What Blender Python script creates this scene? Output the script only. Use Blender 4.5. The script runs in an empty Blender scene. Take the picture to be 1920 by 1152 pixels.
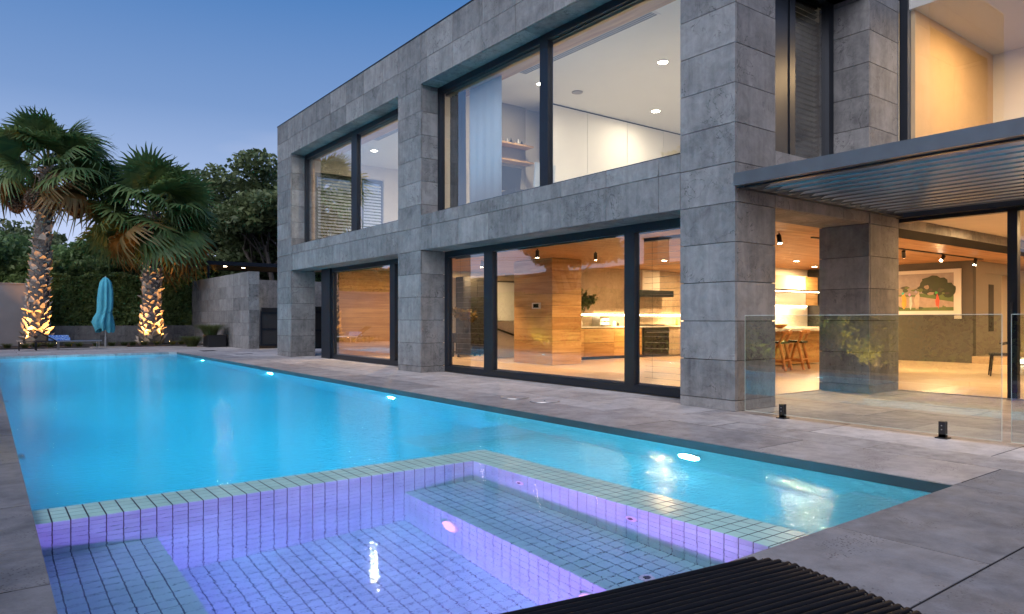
import bpy, math, random
import numpy as np
from mathutils import Vector, Matrix
random.seed(7); rng = np.random.default_rng(11)
S = bpy.context.scene
# ------------------------------------------------------------ camera
AZ = math.atan2(992, 1317)
cd = bpy.data.cameras.new('camera'); cam = bpy.data.objects.new('camera', cd); S.collection.objects.link(cam)
cam.location = (0, 0, 1.2); cam.rotation_euler = (math.radians(90), 0, -AZ)
cd.sensor_width = 36; cd.lens = 36*1317/1920; cd.shift_y = (598-576)/1920; cd.clip_start = .05; cd.clip_end = 2000
S.camera = cam
# ------------------------------------------------------------ world and light
S.view_settings.view_transform = 'Standard'; S.view_settings.look = 'None'
S.view_settings.exposure = .5; S.view_settings.gamma = 1; S.view_settings.use_curve_mapping = False
W = bpy.data.worlds.new('World'); S.world = W; W.use_nodes = True
nt = W.node_tree; N = nt.nodes; L = nt.links; N.clear()
out = N.new('ShaderNodeOutputWorld'); bg = N.new('ShaderNodeBackground'); L.new(bg.outputs[0], out.inputs[0])
tc = N.new('ShaderNodeTexCoord'); sx = N.new('ShaderNodeSeparateXYZ'); L.new(tc.outputs['Generated'], sx.inputs[0])
# dusk sky: pale band at the horizon deepening to blue overhead, the same all round
rp = N.new('ShaderNodeValToRGB'); L.new(sx.outputs[2], rp.inputs[0])
el = rp.color_ramp.elements
el[0].position = 0.0; el[0].color = (.62, .66, .86, 1)
el[1].position = 1.0; el[1].color = (.03, .10, .32, 1)
for p, c in ((.06, (.58, .66, .90, 1)), (.16, (.36, .47, .72, 1)), (.27, (.18, .30, .56, 1)), (.42, (.065, .19, .46, 1))):
    e = el.new(p); e.color = c
# thin high cloud, faint, over the whole dome
mp = N.new('ShaderNodeMapping'); mp.inputs['Scale'].default_value = (1.2, 1.2, 6); L.new(tc.outputs['Generated'], mp.inputs[0])
nz = N.new('ShaderNodeTexNoise'); nz.inputs['Scale'].default_value = 2.2; nz.inputs['Detail'].default_value = 6; L.new(mp.outputs[0], nz.inputs[0])
cr = N.new('ShaderNodeMapRange'); cr.inputs[1].default_value = .55; cr.inputs[2].default_value = .85; cr.inputs[4].default_value = .22; L.new(nz.outputs[0], cr.inputs[0])
mx = N.new('ShaderNodeMix'); mx.data_type = 'RGBA'; mx.inputs[7].default_value = (.75, .72, .80, 1)
L.new(cr.outputs[0], mx.inputs[0]); L.new(rp.outputs[0], mx.inputs[6]); L.new(mx.outputs[2], bg.inputs[0])
bg.inputs[1].default_value = .80
sd = bpy.data.lights.new('sun', 'SUN'); sd.energy = 2.3; sd.angle = math.radians(60); sd.color = (.97, .92, .95)
so = bpy.data.objects.new('sun', sd); S.collection.objects.link(so)
so.rotation_euler = Vector((.72, .42, -.62)).to_track_quat('-Z', 'Y').to_euler()
cy = S.cycles
cy.use_denoising = True; cy.max_bounces = 9; cy.diffuse_bounces = 4; cy.glossy_bounces = 4; cy.transmission_bounces = 6
cy.transparent_max_bounces = 20; cy.sample_clamp_indirect = 3; cy.sample_clamp_direct = 0; cy.blur_glossy = .5

# ------------------------------------------------------------ helpers
C = S.collection.objects
def nd(t, ty, **k):
    n = t.nodes.new(ty)
    for a, v in k.items(): setattr(n, a, v)
    return n
def mathn(t, op, a, b=None, c=None):
    n = nd(t, 'ShaderNodeMath', operation=op)
    for i, v in enumerate((a, b, c)):
        if v is None: continue
        if isinstance(v, (int, float)): n.inputs[i].default_value = v
        else: t.links.new(v, n.inputs[i])
    return n.outputs[0]
def new_mat(name):
    m = bpy.data.materials.new(name); m.use_nodes = True; t = m.node_tree
    return m, t, t.nodes['Principled BSDF']
def pmat(name, col, rough=.6, metal=0, var=.18, scale=4, bump=.15, bscale=60, emit=None, es=0, rnd=0, stretch=(1,1,1), spec=None, dist=.01):
    """a plain procedural surface: base colour broken by noise, a little relief, a tone of its own per object"""
    m, t, b = new_mat(name)
    g = nd(t, 'ShaderNodeNewGeometry'); oi = nd(t, 'ShaderNodeObjectInfo')
    ad = nd(t, 'ShaderNodeVectorMath', operation='ADD'); t.links.new(g.outputs['Position'], ad.inputs[0])
    sc = nd(t, 'ShaderNodeVectorMath', operation='SCALE'); sc.inputs[0].default_value = (37, 61, 23); t.links.new(oi.outputs['Random'], sc.inputs[3])
    t.links.new(sc.outputs[0], ad.inputs[1])
    mp = nd(t, 'ShaderNodeMapping'); mp.inputs['Scale'].default_value = stretch; t.links.new(ad.outputs[0], mp.inputs[0])
    n1 = nd(t, 'ShaderNodeTexNoise'); n1.inputs['Scale'].default_value = scale; n1.inputs['Detail'].default_value = 6; t.links.new(mp.outputs[0], n1.inputs[0])
    f = mathn(t, 'SUBTRACT', n1.outputs[0], .5); f = mathn(t, 'MULTIPLY_ADD', f, var*2.5, 1)
    r = mathn(t, 'MULTIPLY_ADD', oi.outputs['Random'], rnd*2, 1-rnd); f = mathn(t, 'MULTIPLY', f, r)
    v = nd(t, 'ShaderNodeVectorMath', operation='SCALE'); v.inputs[0].default_value = col; t.links.new(f, v.inputs[3])
    t.links.new(v.outputs[0], b.inputs['Base Color'])
    b.inputs['Roughness'].default_value = rough; b.inputs['Metallic'].default_value = metal
    if spec is not None: b.inputs['Specular IOR Level'].default_value = spec
    if bump:
        n2 = nd(t, 'ShaderNodeTexNoise'); n2.inputs['Scale'].default_value = bscale; n2.inputs['Detail'].default_value = 4; t.links.new(mp.outputs[0], n2.inputs[0])
        bp = nd(t, 'ShaderNodeBump'); bp.inputs['Strength'].default_value = bump; bp.inputs['Distance'].default_value = dist
        t.links.new(n2.outputs[0], bp.inputs['Height']); t.links.new(bp.outputs[0], b.inputs['Normal'])
    if emit: b.inputs['Emission Color'].default_value = (*emit, 1); b.inputs['Emission Strength'].default_value = es
    return m
def stone(name, dark, light, pits=0.0, rough=.75, scars=.85, dis=1.2):
    m, t, b = new_mat(name)
    g = nd(t, 'ShaderNodeNewGeometry'); oi = nd(t, 'ShaderNodeObjectInfo'); R = oi.outputs['Random']
    sc = nd(t, 'ShaderNodeVectorMath', operation='SCALE'); sc.inputs[0].default_value = (91, 57, 133); t.links.new(R, sc.inputs[3])
    ad = nd(t, 'ShaderNodeVectorMath', operation='ADD'); t.links.new(g.outputs['Position'], ad.inputs[0]); t.links.new(sc.outputs[0], ad.inputs[1])
    def noise(s, d, dis=0, vec=None, rg=.55):
        n = nd(t, 'ShaderNodeTexNoise'); n.inputs['Scale'].default_value = s; n.inputs['Detail'].default_value = d
        n.inputs['Distortion'].default_value = dis; n.inputs['Roughness'].default_value = rg; t.links.new(vec or ad.outputs[0], n.inputs[0]); return n.outputs[0]
    big = noise(2.1, 8, .6, rg=.62); mid = noise(6, 8, dis, rg=.65); fine = noise(90, 4)
    mps = nd(t, 'ShaderNodeMapping'); mps.inputs['Scale'].default_value = (9, 9, .8); t.links.new(ad.outputs[0], mps.inputs[0])
    streak = noise(1, 5, .5, mps.outputs[0])
    f = mathn(t, 'MULTIPLY', big, .55); f = mathn(t, 'MULTIPLY_ADD', mid, .45, f); f = mathn(t, 'MULTIPLY_ADD', streak, .32, f)
    f = mathn(t, 'MULTIPLY_ADD', fine, .16, f); f = mathn(t, 'MULTIPLY_ADD', R, .19, f)
    mr = nd(t, 'ShaderNodeMapRange'); mr.inputs[1].default_value = .58; mr.inputs[2].default_value = 1.01; t.links.new(f, mr.inputs[0])
    mx = nd(t, 'ShaderNodeMix', data_type='RGBA'); mx.inputs[6].default_value = (*dark, 1); mx.inputs[7].default_value = (*light, 1); t.links.new(mr.outputs[0], mx.inputs[0])
    # thin darker veins and scars, as split bluestone has
    vn = noise(2.3, 3, 2.2); vd = mathn(t, 'ABSOLUTE', mathn(t, 'SUBTRACT', vn, .5)); vm = nd(t, 'ShaderNodeMapRange'); vm.inputs[1].default_value = 0; vm.inputs[2].default_value = .012
    t.links.new(vd, vm.inputs[0]); gate = nd(t, 'ShaderNodeMapRange'); gate.inputs[1].default_value = .49; gate.inputs[2].default_value = .56; t.links.new(noise(1.1, 2), gate.inputs[0])
    scar = mathn(t, 'MULTIPLY', mathn(t, 'SUBTRACT', 1, vm.outputs[0]), gate.outputs[0])
    dk = nd(t, 'ShaderNodeMix', data_type='RGBA'); dk.inputs[7].default_value = tuple(x*.45 for x in dark)+(1,)
    t.links.new(mx.outputs[2], dk.inputs[6])
    h = mathn(t, 'MULTIPLY_ADD', fine, .25, mathn(t, 'MULTIPLY', mid, .6)); h = mathn(t, 'SUBTRACT', h, mathn(t, 'MULTIPLY', scar, .5*scars))
    fac = mathn(t, 'MULTIPLY', scar, scars)
    if pits:
        vo = nd(t, 'ShaderNodeTexVoronoi'); vo.inputs['Scale'].default_value = 55; t.links.new(ad.outputs[0], vo.inputs[0])
        pm = nd(t, 'ShaderNodeMapRange'); pm.inputs[1].default_value = .22; pm.inputs[2].default_value = .30; pm.inputs[3].default_value = 1; pm.inputs[4].default_value = 0; t.links.new(vo.outputs['Distance'], pm.inputs[0])
        mq = nd(t, 'ShaderNodeMapping'); mq.inputs['Scale'].default_value = (1.1, 2.6, 1); mq.inputs['Rotation'].default_value = (0, 0, .5); t.links.new(ad.outputs[0], mq.inputs[0])
        pg = nd(t, 'ShaderNodeMapRange'); pg.inputs[1].default_value = .55; pg.inputs[2].default_value = .60; t.links.new(noise(1.2, 4, .8, mq.outputs[0]), pg.inputs[0])
        pp = mathn(t, 'MULTIPLY', pm.outputs[0], pg.outputs[0]); fac = mathn(t, 'MAXIMUM', fac, mathn(t, 'MULTIPLY', pp, pits)); h = mathn(t, 'SUBTRACT', h, pp)
    t.links.new(fac, dk.inputs[0]); t.links.new(dk.outputs[2], b.inputs['Base Color'])
    rr = mathn(t, 'MULTIPLY_ADD', mid, .3, rough-.15); t.links.new(rr, b.inputs['Roughness'])
    bp = nd(t, 'ShaderNodeBump'); bp.inputs['Strength'].default_value = .55; bp.inputs['Distance'].default_value = .010
    t.links.new(h, bp.inputs['Height']); t.links.new(bp.outputs[0], b.inputs['Normal'])
    return m
def wood(name, dark, light, axis='x', rough=.45, rnd=.25):
    m, t, b = new_mat(name)
    g = nd(t, 'ShaderNodeNewGeometry'); oi = nd(t, 'ShaderNodeObjectInfo')
    sc = nd(t, 'ShaderNodeVectorMath', operation='SCALE'); sc.inputs[0].default_value = (17, 31, 53); t.links.new(oi.outputs['Random'], sc.inputs[3])
    ad = nd(t, 'ShaderNodeVectorMath', operation='ADD'); t.links.new(g.outputs['Position'], ad.inputs[0]); t.links.new(sc.outputs[0], ad.inputs[1])
    mp = nd(t, 'ShaderNodeMapping'); s = [7, 7, 8]; s['xyz'.index(axis)] = .6; mp.inputs['Scale'].default_value = s; t.links.new(ad.outputs[0], mp.inputs[0])
    n = nd(t, 'ShaderNodeTexNoise'); n.inputs['Scale'].default_value = 1.3; n.inputs['Detail'].default_value = 8; n.inputs['Distortion'].default_value = .5; t.links.new(mp.outputs[0], n.inputs[0])
    f = mathn(t, 'MULTIPLY_ADD', oi.outputs['Random'], rnd, mathn(t, 'SUBTRACT', n.outputs[0], rnd/2))
    mr = nd(t, 'ShaderNodeMapRange'); mr.inputs[1].default_value = .32; mr.inputs[2].default_value = .68; t.links.new(f, mr.inputs[0])
    mx = nd(t, 'ShaderNodeMix', data_type='RGBA'); mx.inputs[6].default_value = (*dark, 1); mx.inputs[7].default_value = (*light, 1)
    t.links.new(mr.outputs[0], mx.inputs[0]); t.links.new(mx.outputs[2], b.inputs['Base Color']); b.inputs['Roughness'].default_value = rough
    bp = nd(t, 'ShaderNodeBump'); bp.inputs['Strength'].default_value = .12; bp.inputs['Distance'].default_value = .004; t.links.new(n.outputs[0], bp.inputs['Height']); t.links.new(bp.outputs[0], b.inputs['Normal'])
    return m
def glass(name, tint=(1,1,1), ior=1.5, gain=1.0):
    m, t, b = new_mat(name); t.nodes.remove(b); o = t.nodes['Material Output']
    fr = nd(t, 'ShaderNodeFresnel'); fr.inputs[0].default_value = ior
    tr = nd(t, 'ShaderNodeBsdfTransparent'); tr.inputs[0].default_value = (*tint, 1)
    gl = nd(t, 'ShaderNodeBsdfGlossy'); gl.inputs['Roughness'].default_value = 0.0
    g = nd(t, 'ShaderNodeNewGeometry'); n = nd(t, 'ShaderNodeTexNoise'); n.inputs['Scale'].default_value = 1.1; n.inputs['Detail'].default_value = 1; t.links.new(g.outputs['Position'], n.inputs[0])
    bp = nd(t, 'ShaderNodeBump'); bp.inputs['Strength'].default_value = .05; bp.inputs['Distance'].default_value = .02; t.links.new(n.outputs[0], bp.inputs['Height']); t.links.new(bp.outputs[0], gl.inputs['Normal'])
    fm = mathn(t, 'MINIMUM', mathn(t, 'MULTIPLY', fr.outputs[0], gain), 1); fm = mathn(t, 'MULTIPLY', fm, mathn(t, 'SUBTRACT', 1, g.outputs['Backfacing']))
    mx = nd(t, 'ShaderNodeMixShader'); t.links.new(fm, mx.inputs[0]); t.links.new(tr.outputs[0], mx.inputs[1]); t.links.new(gl.outputs[0], mx.inputs[2]); t.links.new(mx.outputs[0], o.inputs[0])
    return m
def leafmat(name, c1, c2, tr=.35, scale=1.4):
    m, t, b = new_mat(name); o = t.nodes['Material Output']
    g = nd(t, 'ShaderNodeNewGeometry'); oi = nd(t, 'ShaderNodeObjectInfo')
    f = mathn(t, 'MULTIPLY_ADD', g.outputs['Random Per Island'], .6, 0)
    n = nd(t, 'ShaderNodeTexNoise'); n.inputs['Scale'].default_value = scale; n.inputs['Detail'].default_value = 3; t.links.new(g.outputs['Position'], n.inputs[0])
    f = mathn(t, 'MULTIPLY_ADD', mathn(t, 'SUBTRACT', n.outputs[0], .3), 1.0, f); f = mathn(t, 'MULTIPLY_ADD', oi.outputs['Random'], .25, mathn(t, 'SUBTRACT', f, .12))
    mx = nd(t, 'ShaderNodeMix', data_type='RGBA', clamp_factor=True); mx.inputs[6].default_value = (*c1, 1); mx.inputs[7].default_value = (*c2, 1); t.links.new(f, mx.inputs[0])
    t.links.new(mx.outputs[2], b.inputs['Base Color']); b.inputs['Roughness'].default_value = .55
    tl = nd(t, 'ShaderNodeBsdfTranslucent'); t.links.new(mx.outputs[2], tl.inputs[0])
    ms = nd(t, 'ShaderNodeMixShader'); ms.inputs[0].default_value = tr; t.links.new(b.outputs[0], ms.inputs[1]); t.links.new(tl.outputs[0], ms.inputs[2]); t.links.new(ms.outputs[0], o.inputs[0])
    return m
class MB:
    def __init__(s): s.v = []; s.f = []
    def box(s, a, b):
        i = len(s.v); x0, y0, z0 = a; x1, y1, z1 = b
        s.v += [(x0,y0,z0),(x1,y0,z0),(x1,y1,z0),(x0,y1,z0),(x0,y0,z1),(x1,y0,z1),(x1,y1,z1),(x0,y1,z1)]
        s.f += [(i,i+3,i+2,i+1),(i+4,i+5,i+6,i+7),(i,i+1,i+5,i+4),(i+1,i+2,i+6,i+5),(i+2,i+3,i+7,i+6),(i+3,i,i+4,i+7)]; return s
    def obox(s, c, ax, ay, az):      # oriented box: centre and three half vectors
        i = len(s.v); c = Vector(c); ax, ay, az = Vector(ax), Vector(ay), Vector(az)
        for k in (-1, 1):
            for p, q in ((-1,-1),(1,-1),(1,1),(-1,1)): s.v.append(tuple(c+p*ax+q*ay+k*az))
        s.f += [(i,i+3,i+2,i+1),(i+4,i+5,i+6,i+7),(i,i+1,i+5,i+4),(i+1,i+2,i+6,i+5),(i+2,i+3,i+7,i+6),(i+3,i,i+4,i+7)]; return s
    def tube(s, pts, r, n=8, cap=True):
        pts = [Vector(p) for p in pts]; rs = r if isinstance(r, (list, tuple)) else [r]*len(pts); i0 = len(s.v); u = None
        for k, p in enumerate(pts):
            d = (pts[min(k+1, len(pts)-1)]-pts[max(k-1, 0)]).normalized()
            if u is None: u = d.orthogonal().normalized()
            u = (u-d*u.dot(d)).normalized(); w = d.cross(u)
            for j in range(n):
                a = 2*math.pi*j/n; s.v.append(tuple(p+(u*math.cos(a)+w*math.sin(a))*rs[k]))
        for k in range(len(pts)-1):
            for j in range(n):
                a = i0+k*n+j; b = i0+k*n+(j+1) % n; s.f.append((a, b, b+n, a+n))
        if cap: s.f.append(tuple(range(i0+n-1, i0-1, -1))); s.f.append(tuple(range(len(s.v)-n, len(s.v))))
        return s
    def lathe(s, c, prof, n=20):
        i0 = len(s.v)
        for r, z in prof:
            for j in range(n): a = 2*math.pi*j/n; s.v.append((c[0]+r*math.cos(a), c[1]+r*math.sin(a), c[2]+z))
        for k in range(len(prof)-1):
            for j in range(n): a = i0+k*n+j; b = i0+k*n+(j+1) % n; s.f.append((a, b, b+n, a+n))
        s.f.append(tuple(range(i0+n-1, i0-1, -1))); s.f.append(tuple(range(len(s.v)-n, len(s.v)))); return s
    def ngon(s, pts): i = len(s.v); s.v += [tuple(p) for p in pts]; s.f.append(tuple(range(i, i+len(pts)))); return s
    def build(s, name, mat, parent=None, smooth=False, loc=None):
        me = bpy.data.meshes.new(name); me.from_pydata(s.v, [], s.f); me.materials.append(mat)
        if smooth: me.polygons.foreach_set('use_smooth', [True]*len(me.polygons))
        me.update(); return link(name, me, parent, loc)
def link(name, me, parent=None, loc=None):
    o = bpy.data.objects.new(name, me); C.link(o)
    if parent is not None: o.parent = parent
    if loc: o.location = loc
    return o
def tag(o, label=None, cat=None, group=None, kind=None):
    if label: o['label'] = label
    if cat: o['category'] = cat
    if group: o['group'] = group
    if kind: o['kind'] = kind
    return o
def thing(name, label, cat, loc=(0,0,0), rz=0, group=None):
    o = bpy.data.objects.new(name, None); C.link(o); o.location = loc; o.rotation_euler = (0, 0, rz); o.empty_display_size = .1
    return tag(o, label, cat, group)
def copy_tree(o, parent=None):
    c = o.copy(); C.link(c)
    if parent is not None: c.parent = parent
    for ch in list(o.children): copy_tree(ch, c)
    return c
_bm = {}
def cbox(name, a, b, mat, parent=None):      # box object centred on itself, mesh shared between equal boxes
    d = tuple(round(b[i]-a[i], 4) for i in range(3)); k = (d, mat.name)
    if k not in _bm:
        me = MB().box(tuple(-x/2 for x in d), tuple(x/2 for x in d)); m = bpy.data.meshes.new(name); m.from_pydata(me.v, [], me.f); m.materials.append(mat); _bm[k] = m
    return link(name, _bm[k], parent, tuple((a[i]+b[i])/2 for i in range(3)))
def npmesh(name, V, F, mat, parent=None, smooth=False):      # V (n,3), F (m,k)
    me = bpy.data.meshes.new(name); me.vertices.add(len(V)); me.vertices.foreach_set('co', V.astype(np.float32).ravel())
    k = F.shape[1]; me.loops.add(F.size); me.loops.foreach_set('vertex_index', F.astype(np.int32).ravel())
    me.polygons.add(len(F)); me.polygons.foreach_set('loop_start', np.arange(0, F.size, k, dtype=np.int32)); me.update(); me.validate()
    me.materials.append(mat); return link(name, me, parent)
def leaves(P, size, mat, name, parent=None, up=.3, long=1.8, rs=None):   # one folded leaf (two quads) per point
    n = len(P); r = rs or rng
    d = r.normal(size=(n,3)); d[:,2] = d[:,2]*.6+up; d /= np.linalg.norm(d, axis=1)[:,None]
    e = r.normal(size=(n,3)); s_ = np.cross(d, e); s_ /= np.linalg.norm(s_, axis=1)[:,None]
    sz = size*(.6+.8*r.random(n))[:,None]; l = d*sz*long/2; w = s_*sz/2; nn = np.cross(d, s_)*sz*.18
    V = np.stack([P-l, P+w*.9+nn, P+l, P-w*.9+nn], 1).reshape(-1,3); F = np.arange(4*n).reshape(n,4)
    return npmesh(name, V, F, mat, parent)
def area_lamp(name, loc, energy, col, size, parent=None, dirn=(0,0,-1), spread=math.pi):
    l = bpy.data.lights.new(name, 'AREA'); l.shape = 'DISK'; l.size = size; l.energy = energy; l.color = col; l.spread = spread
    o = bpy.data.objects.new(name, l); C.link(o); o.location = loc; o.rotation_euler = Vector(dirn).to_track_quat('-Z', 'Y').to_euler()
    if parent: o.parent = parent
    return o
def spot_lamp(name, loc, energy, col, ang, dirn, parent=None, blend=.6, rad=.04):
    l = bpy.data.lights.new(name, 'SPOT'); l.energy = energy; l.color = col; l.spot_size = math.radians(ang); l.spot_blend = blend; l.shadow_soft_size = rad
    o = bpy.data.objects.new(name, l); C.link(o); o.location = loc; o.rotation_euler = Vector(dirn).to_track_quat('-Z', 'Y').to_euler()
    if parent: o.parent = parent
    return o

# ------------------------------------------------------------ materials
M = dict(
 stone=stone('bluestone_cladding', (.066,.066,.069), (.245,.24,.235)),
 grout=pmat('dark_joint', (.018,.018,.02), .95, spec=.1),
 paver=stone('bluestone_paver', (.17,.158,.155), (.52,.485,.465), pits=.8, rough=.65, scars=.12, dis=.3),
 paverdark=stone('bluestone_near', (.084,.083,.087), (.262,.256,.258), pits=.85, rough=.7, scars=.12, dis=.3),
 coping=stone('wet_coping', (.14,.13,.128), (.43,.40,.385), pits=.8, rough=.6, scars=.12, dis=.3),
 wetface=pmat('wet_dark_coping_edge', (.035,.05,.055), .3, var=.4, scale=3, bump=.2),
 edge=pmat('ground_glass_edge', (.55,.62,.55), .25, var=.05, bump=0),
 tile=pmat('pool_tile', (.40,.66,.60), .22, var=.2, scale=3, bump=.03, rnd=.10, spec=.6),
 tilegrout=pmat('tile_grout', (.018,.03,.045), .8),
 frame=pmat('black_aluminium', (.012,.016,.024), .35, .3, bump=.02),
 steel=pmat('brushed_steel', (.5,.5,.5), .3, 1, bump=.05),
 black=pmat('black_powdercoat', (.01,.01,.012), .45, bump=.05),
 fabric_black=pmat('black_cord', (.005,.006,.009), .6, bump=.4, bscale=240, dist=.002, spec=.12),
 pergola=pmat('grey_powdercoat', (.12,.13,.14), .35, .5, bump=.03),
 slat=pmat('grey_louvre', (.16,.165,.175), .3, .6, bump=.02),
 white=pmat('white_paint', (.78,.76,.72), .6, var=.03, bump=.03),
 plaster=pmat('warm_plaster', (.62,.56,.48), .8, var=.06, bump=.05),
 taupe=pmat('dark_taupe_wall', (.095,.088,.080), .7, var=.1, bump=.1),
 taupelight=pmat('light_taupe_wall', (.30,.27,.23), .7, var=.05),
 darkwall=pmat('charcoal_panel', (.02,.02,.022), .5),
 floor=wood('pale_oak_floor', (.40,.29,.19), (.60,.46,.32), 'y', .3),
 board=wood('cedar_ceiling_board', (.34,.17,.07), (.56,.32,.15), 'x', .5),
 cedar=wood('cedar_panel', (.33,.165,.055), (.60,.37,.16), 'y', .4),
 cedarx=wood('cedar_panel_side', (.33,.165,.055), (.60,.37,.16), 'x', .4),
 oak=wood('oak_stool', (.48,.18,.045), (.70,.32,.10), 'z', .4),
 travert=stone('honey_stone', (.30,.23,.16), (.52,.42,.31)),
 counter=pmat('white_counter', (.8,.78,.74), .25, var=.05),
 oven=pmat('black_oven_glass', (.008,.008,.01), .1, bump=0),
 curtain=pmat('pale_blue_sheer', (.56,.62,.67), .9, var=.05, bump=.1),
 curtaind=pmat('dark_drape', (.035,.04,.05), .9),
 teal=pmat('teal_canvas', (.065,.33,.41), .85, var=.25, bump=.2, bscale=30),
 bark=pmat('palm_trunk', (.11,.095,.085), .9, var=.5, scale=9, bump=.7, bscale=18, dist=.04),
 boot=pmat('palm_leaf_base', (.36,.30,.245), .8, var=.4, scale=9, bump=.4, bscale=40, rnd=.45),
 boot2=pmat('old_fruit_cluster', (.15,.10,.065), .9, var=.5, scale=12, bump=.6),
 treebark=pmat('tree_bark', (.12,.10,.085), .95, var=.4, scale=6, bump=.6, bscale=20, dist=.04),
 palm=leafmat('palm_leaf', (.05,.11,.04), (.17,.24,.07), .35),
 palmdry=leafmat('palm_leaf_dry', (.10,.085,.025), (.28,.17,.06), .4),
 hedge=leafmat('hedge_leaf', (.08,.14,.04), (.27,.34,.11), .4),
 hedged=leafmat('dark_hedge_leaf', (.07,.14,.05), (.19,.29,.10), .35, .8),
 tree=leafmat('tree_leaf', (.05,.085,.036), (.17,.21,.085), .35, .8),
 grassy=leafmat('grass_blade', (.05,.075,.02), (.15,.18,.06), .4),
 shrub=leafmat('shrub_leaf', (.12,.14,.02), (.30,.29,.06), .45),
 soil=pmat('dark_soil', (.03,.025,.02), .95, var=.4, bump=.5),
 ground=pmat('garden_ground', (.06,.06,.045), .95, var=.4, scale=.6, bump=.4),
 render=pmat('rendered_wall', (.24,.22,.22), .85, var=.22, scale=1.2, bump=.2),
 house2=pmat('neighbour_render', (.32,.28,.24), .9, var=.15),
 roof2=pmat('neighbour_roof', (.09,.07,.06), .85, var=.2),
 towel=pmat('towel', (.10,.28,.75), .95, var=.2),
 glass=glass('window_glass', (.97,.985,.98), 1.52, 4.4),
 glassf=glass('fence_glass', (.93,.965,.95), 1.5, 6),
 wglass=glass('rear_glass', (.95,.97,.97), 1.5, 1.0),
)
def emis(name, col, s):
    m, t, b = new_mat(name); b.inputs['Base Color'].default_value = (*col, 1); b.inputs['Emission Color'].default_value = (*col, 1); b.inputs['Emission Strength'].default_value = s; return m
M['lampw'] = emis('lamp_warm', (1, .80, .52), 60); M['lampww'] = emis('lamp_white', (1, .90, .72), 60)
M['led'] = emis('led_strip', (1, .78, .46), 22); M['ledw'] = emis('led_cool', (.9, 1, .85), 7); M['up'] = emis('uplight_lens', (1, .72, .30), 45)
M['poollampfar'] = emis('pool_lamp_far_lens', (.62, .93, 1), 7); M['spalens'] = emis('spa_lens_dim', (1, .62, .85), .55); M['poollamp'] = emis('pool_lamp_lens', (.62, .93, 1), 60); M['spafill'] = emis('spa_fill_lens', (.80, .55, 1), 1.6); M['uplampspa'] = emis('spa_lamp_hidden', (.62, .38, 1), 20)
# tile pattern where the single tiles are too far away to tell apart
m, t, b = new_mat('pool_tile_pattern'); M['tilepat'] = m
g = nd(t, 'ShaderNodeNewGeometry'); sp = nd(t, 'ShaderNodeSeparateXYZ'); sn = nd(t, 'ShaderNodeSeparateXYZ'); t.links.new(g.outputs['Position'], sp.inputs[0]); t.links.new(g.outputs['Normal'], sn.inputs[0])
acc = None
for i, off in ((0, .05), (1, 0), (2, -.015)):
    fr = mathn(t, 'FRACT', mathn(t, 'MULTIPLY', mathn(t, 'ADD', sp.outputs[i], 10-off), 10)); ln = mathn(t, 'LESS_THAN', fr, .06)
    ln = mathn(t, 'MULTIPLY', ln, mathn(t, 'LESS_THAN', mathn(t, 'ABSOLUTE', sn.outputs[i]), .5)); acc = ln if acc is None else mathn(t, 'MAXIMUM', acc, ln)
mx = nd(t, 'ShaderNodeMix', data_type='RGBA'); mx.inputs[6].default_value = (.40,.62,.62,1); mx.inputs[7].default_value = (.34,.55,.56,1)
t.links.new(acc, mx.inputs[0]); t.links.new(mx.outputs[2], b.inputs['Base Color']); b.inputs['Roughness'].default_value = .4
def water_mat(name, absc, dens, bump, rough, far=False):
    m, t, b = new_mat(name); t.nodes.remove(b); o = t.nodes['Material Output']
    gl = nd(t, 'ShaderNodeBsdfGlass'); gl.inputs['IOR'].default_value = 1.33; gl.inputs['Roughness'].default_value = rough
    g = nd(t, 'ShaderNodeNewGeometry')
    mp = nd(t, 'ShaderNodeMapping'); mp.inputs['Rotation'].default_value = (0, 0, .6); mp.inputs['Scale'].default_value = (1, 2.2, 1); t.links.new(g.outputs['Position'], mp.inputs[0])
    n1 = nd(t, 'ShaderNodeTexNoise'); n1.inputs['Scale'].default_value = 5; n1.inputs['Detail'].default_value = 3; n1.inputs['Distortion'].default_value = .4; t.links.new(mp.outputs[0], n1.inputs[0])
    n2 = nd(t, 'ShaderNodeTexNoise'); n2.inputs['Scale'].default_value = 30; n2.inputs['Detail'].default_value = 2; t.links.new(mp.outputs[0], n2.inputs[0])
    n3 = nd(t, 'ShaderNodeTexNoise'); n3.inputs['Scale'].default_value = 17; n3.inputs['Detail'].default_value = 2; t.links.new(mp.outputs[0], n3.inputs[0])
    h = mathn(t, 'MULTIPLY_ADD', n2.outputs[0], .07, mathn(t, 'MULTIPLY_ADD', n3.outputs[0], .55, mathn(t, 'MULTIPLY', n1.outputs[0], .3)))
    if far:      # the long reach of the pool is wind rippled, the sheltered end clearer
        sp = nd(t, 'ShaderNodeSeparateXYZ'); t.links.new(g.outputs['Position'], sp.inputs[0]); mr = nd(t, 'ShaderNodeMapRange'); mr.inputs[1].default_value = 5; mr.inputs[2].default_value = 12; mr.inputs[3].default_value = 0; mr.inputs[4].default_value = .09
        t.links.new(sp.outputs[1], mr.inputs[0]); t.links.new(mr.outputs[0], gl.inputs['Roughness'])
    bp = nd(t, 'ShaderNodeBump'); bp.inputs['Strength'].default_value = bump; bp.inputs['Distance'].default_value = .02; t.links.new(h, bp.inputs['Height']); t.links.new(bp.outputs[0], gl.inputs['Normal'])
    t.links.new(gl.outputs[0], o.inputs[0])
    va = nd(t, 'ShaderNodeVolumeAbsorption'); va.inputs['Color'].default_value = (*absc, 1); va.inputs['Density'].default_value = dens; t.links.new(va.outputs[0], o.inputs['Volume'])
    return m
M['poolwater'] = water_mat('pool_water', (.02, .855, .985), .46, .45, .015, True)
M['spawater'] = water_mat('spa_water', (.42, .84, 1), .30, .06, 0)

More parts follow.
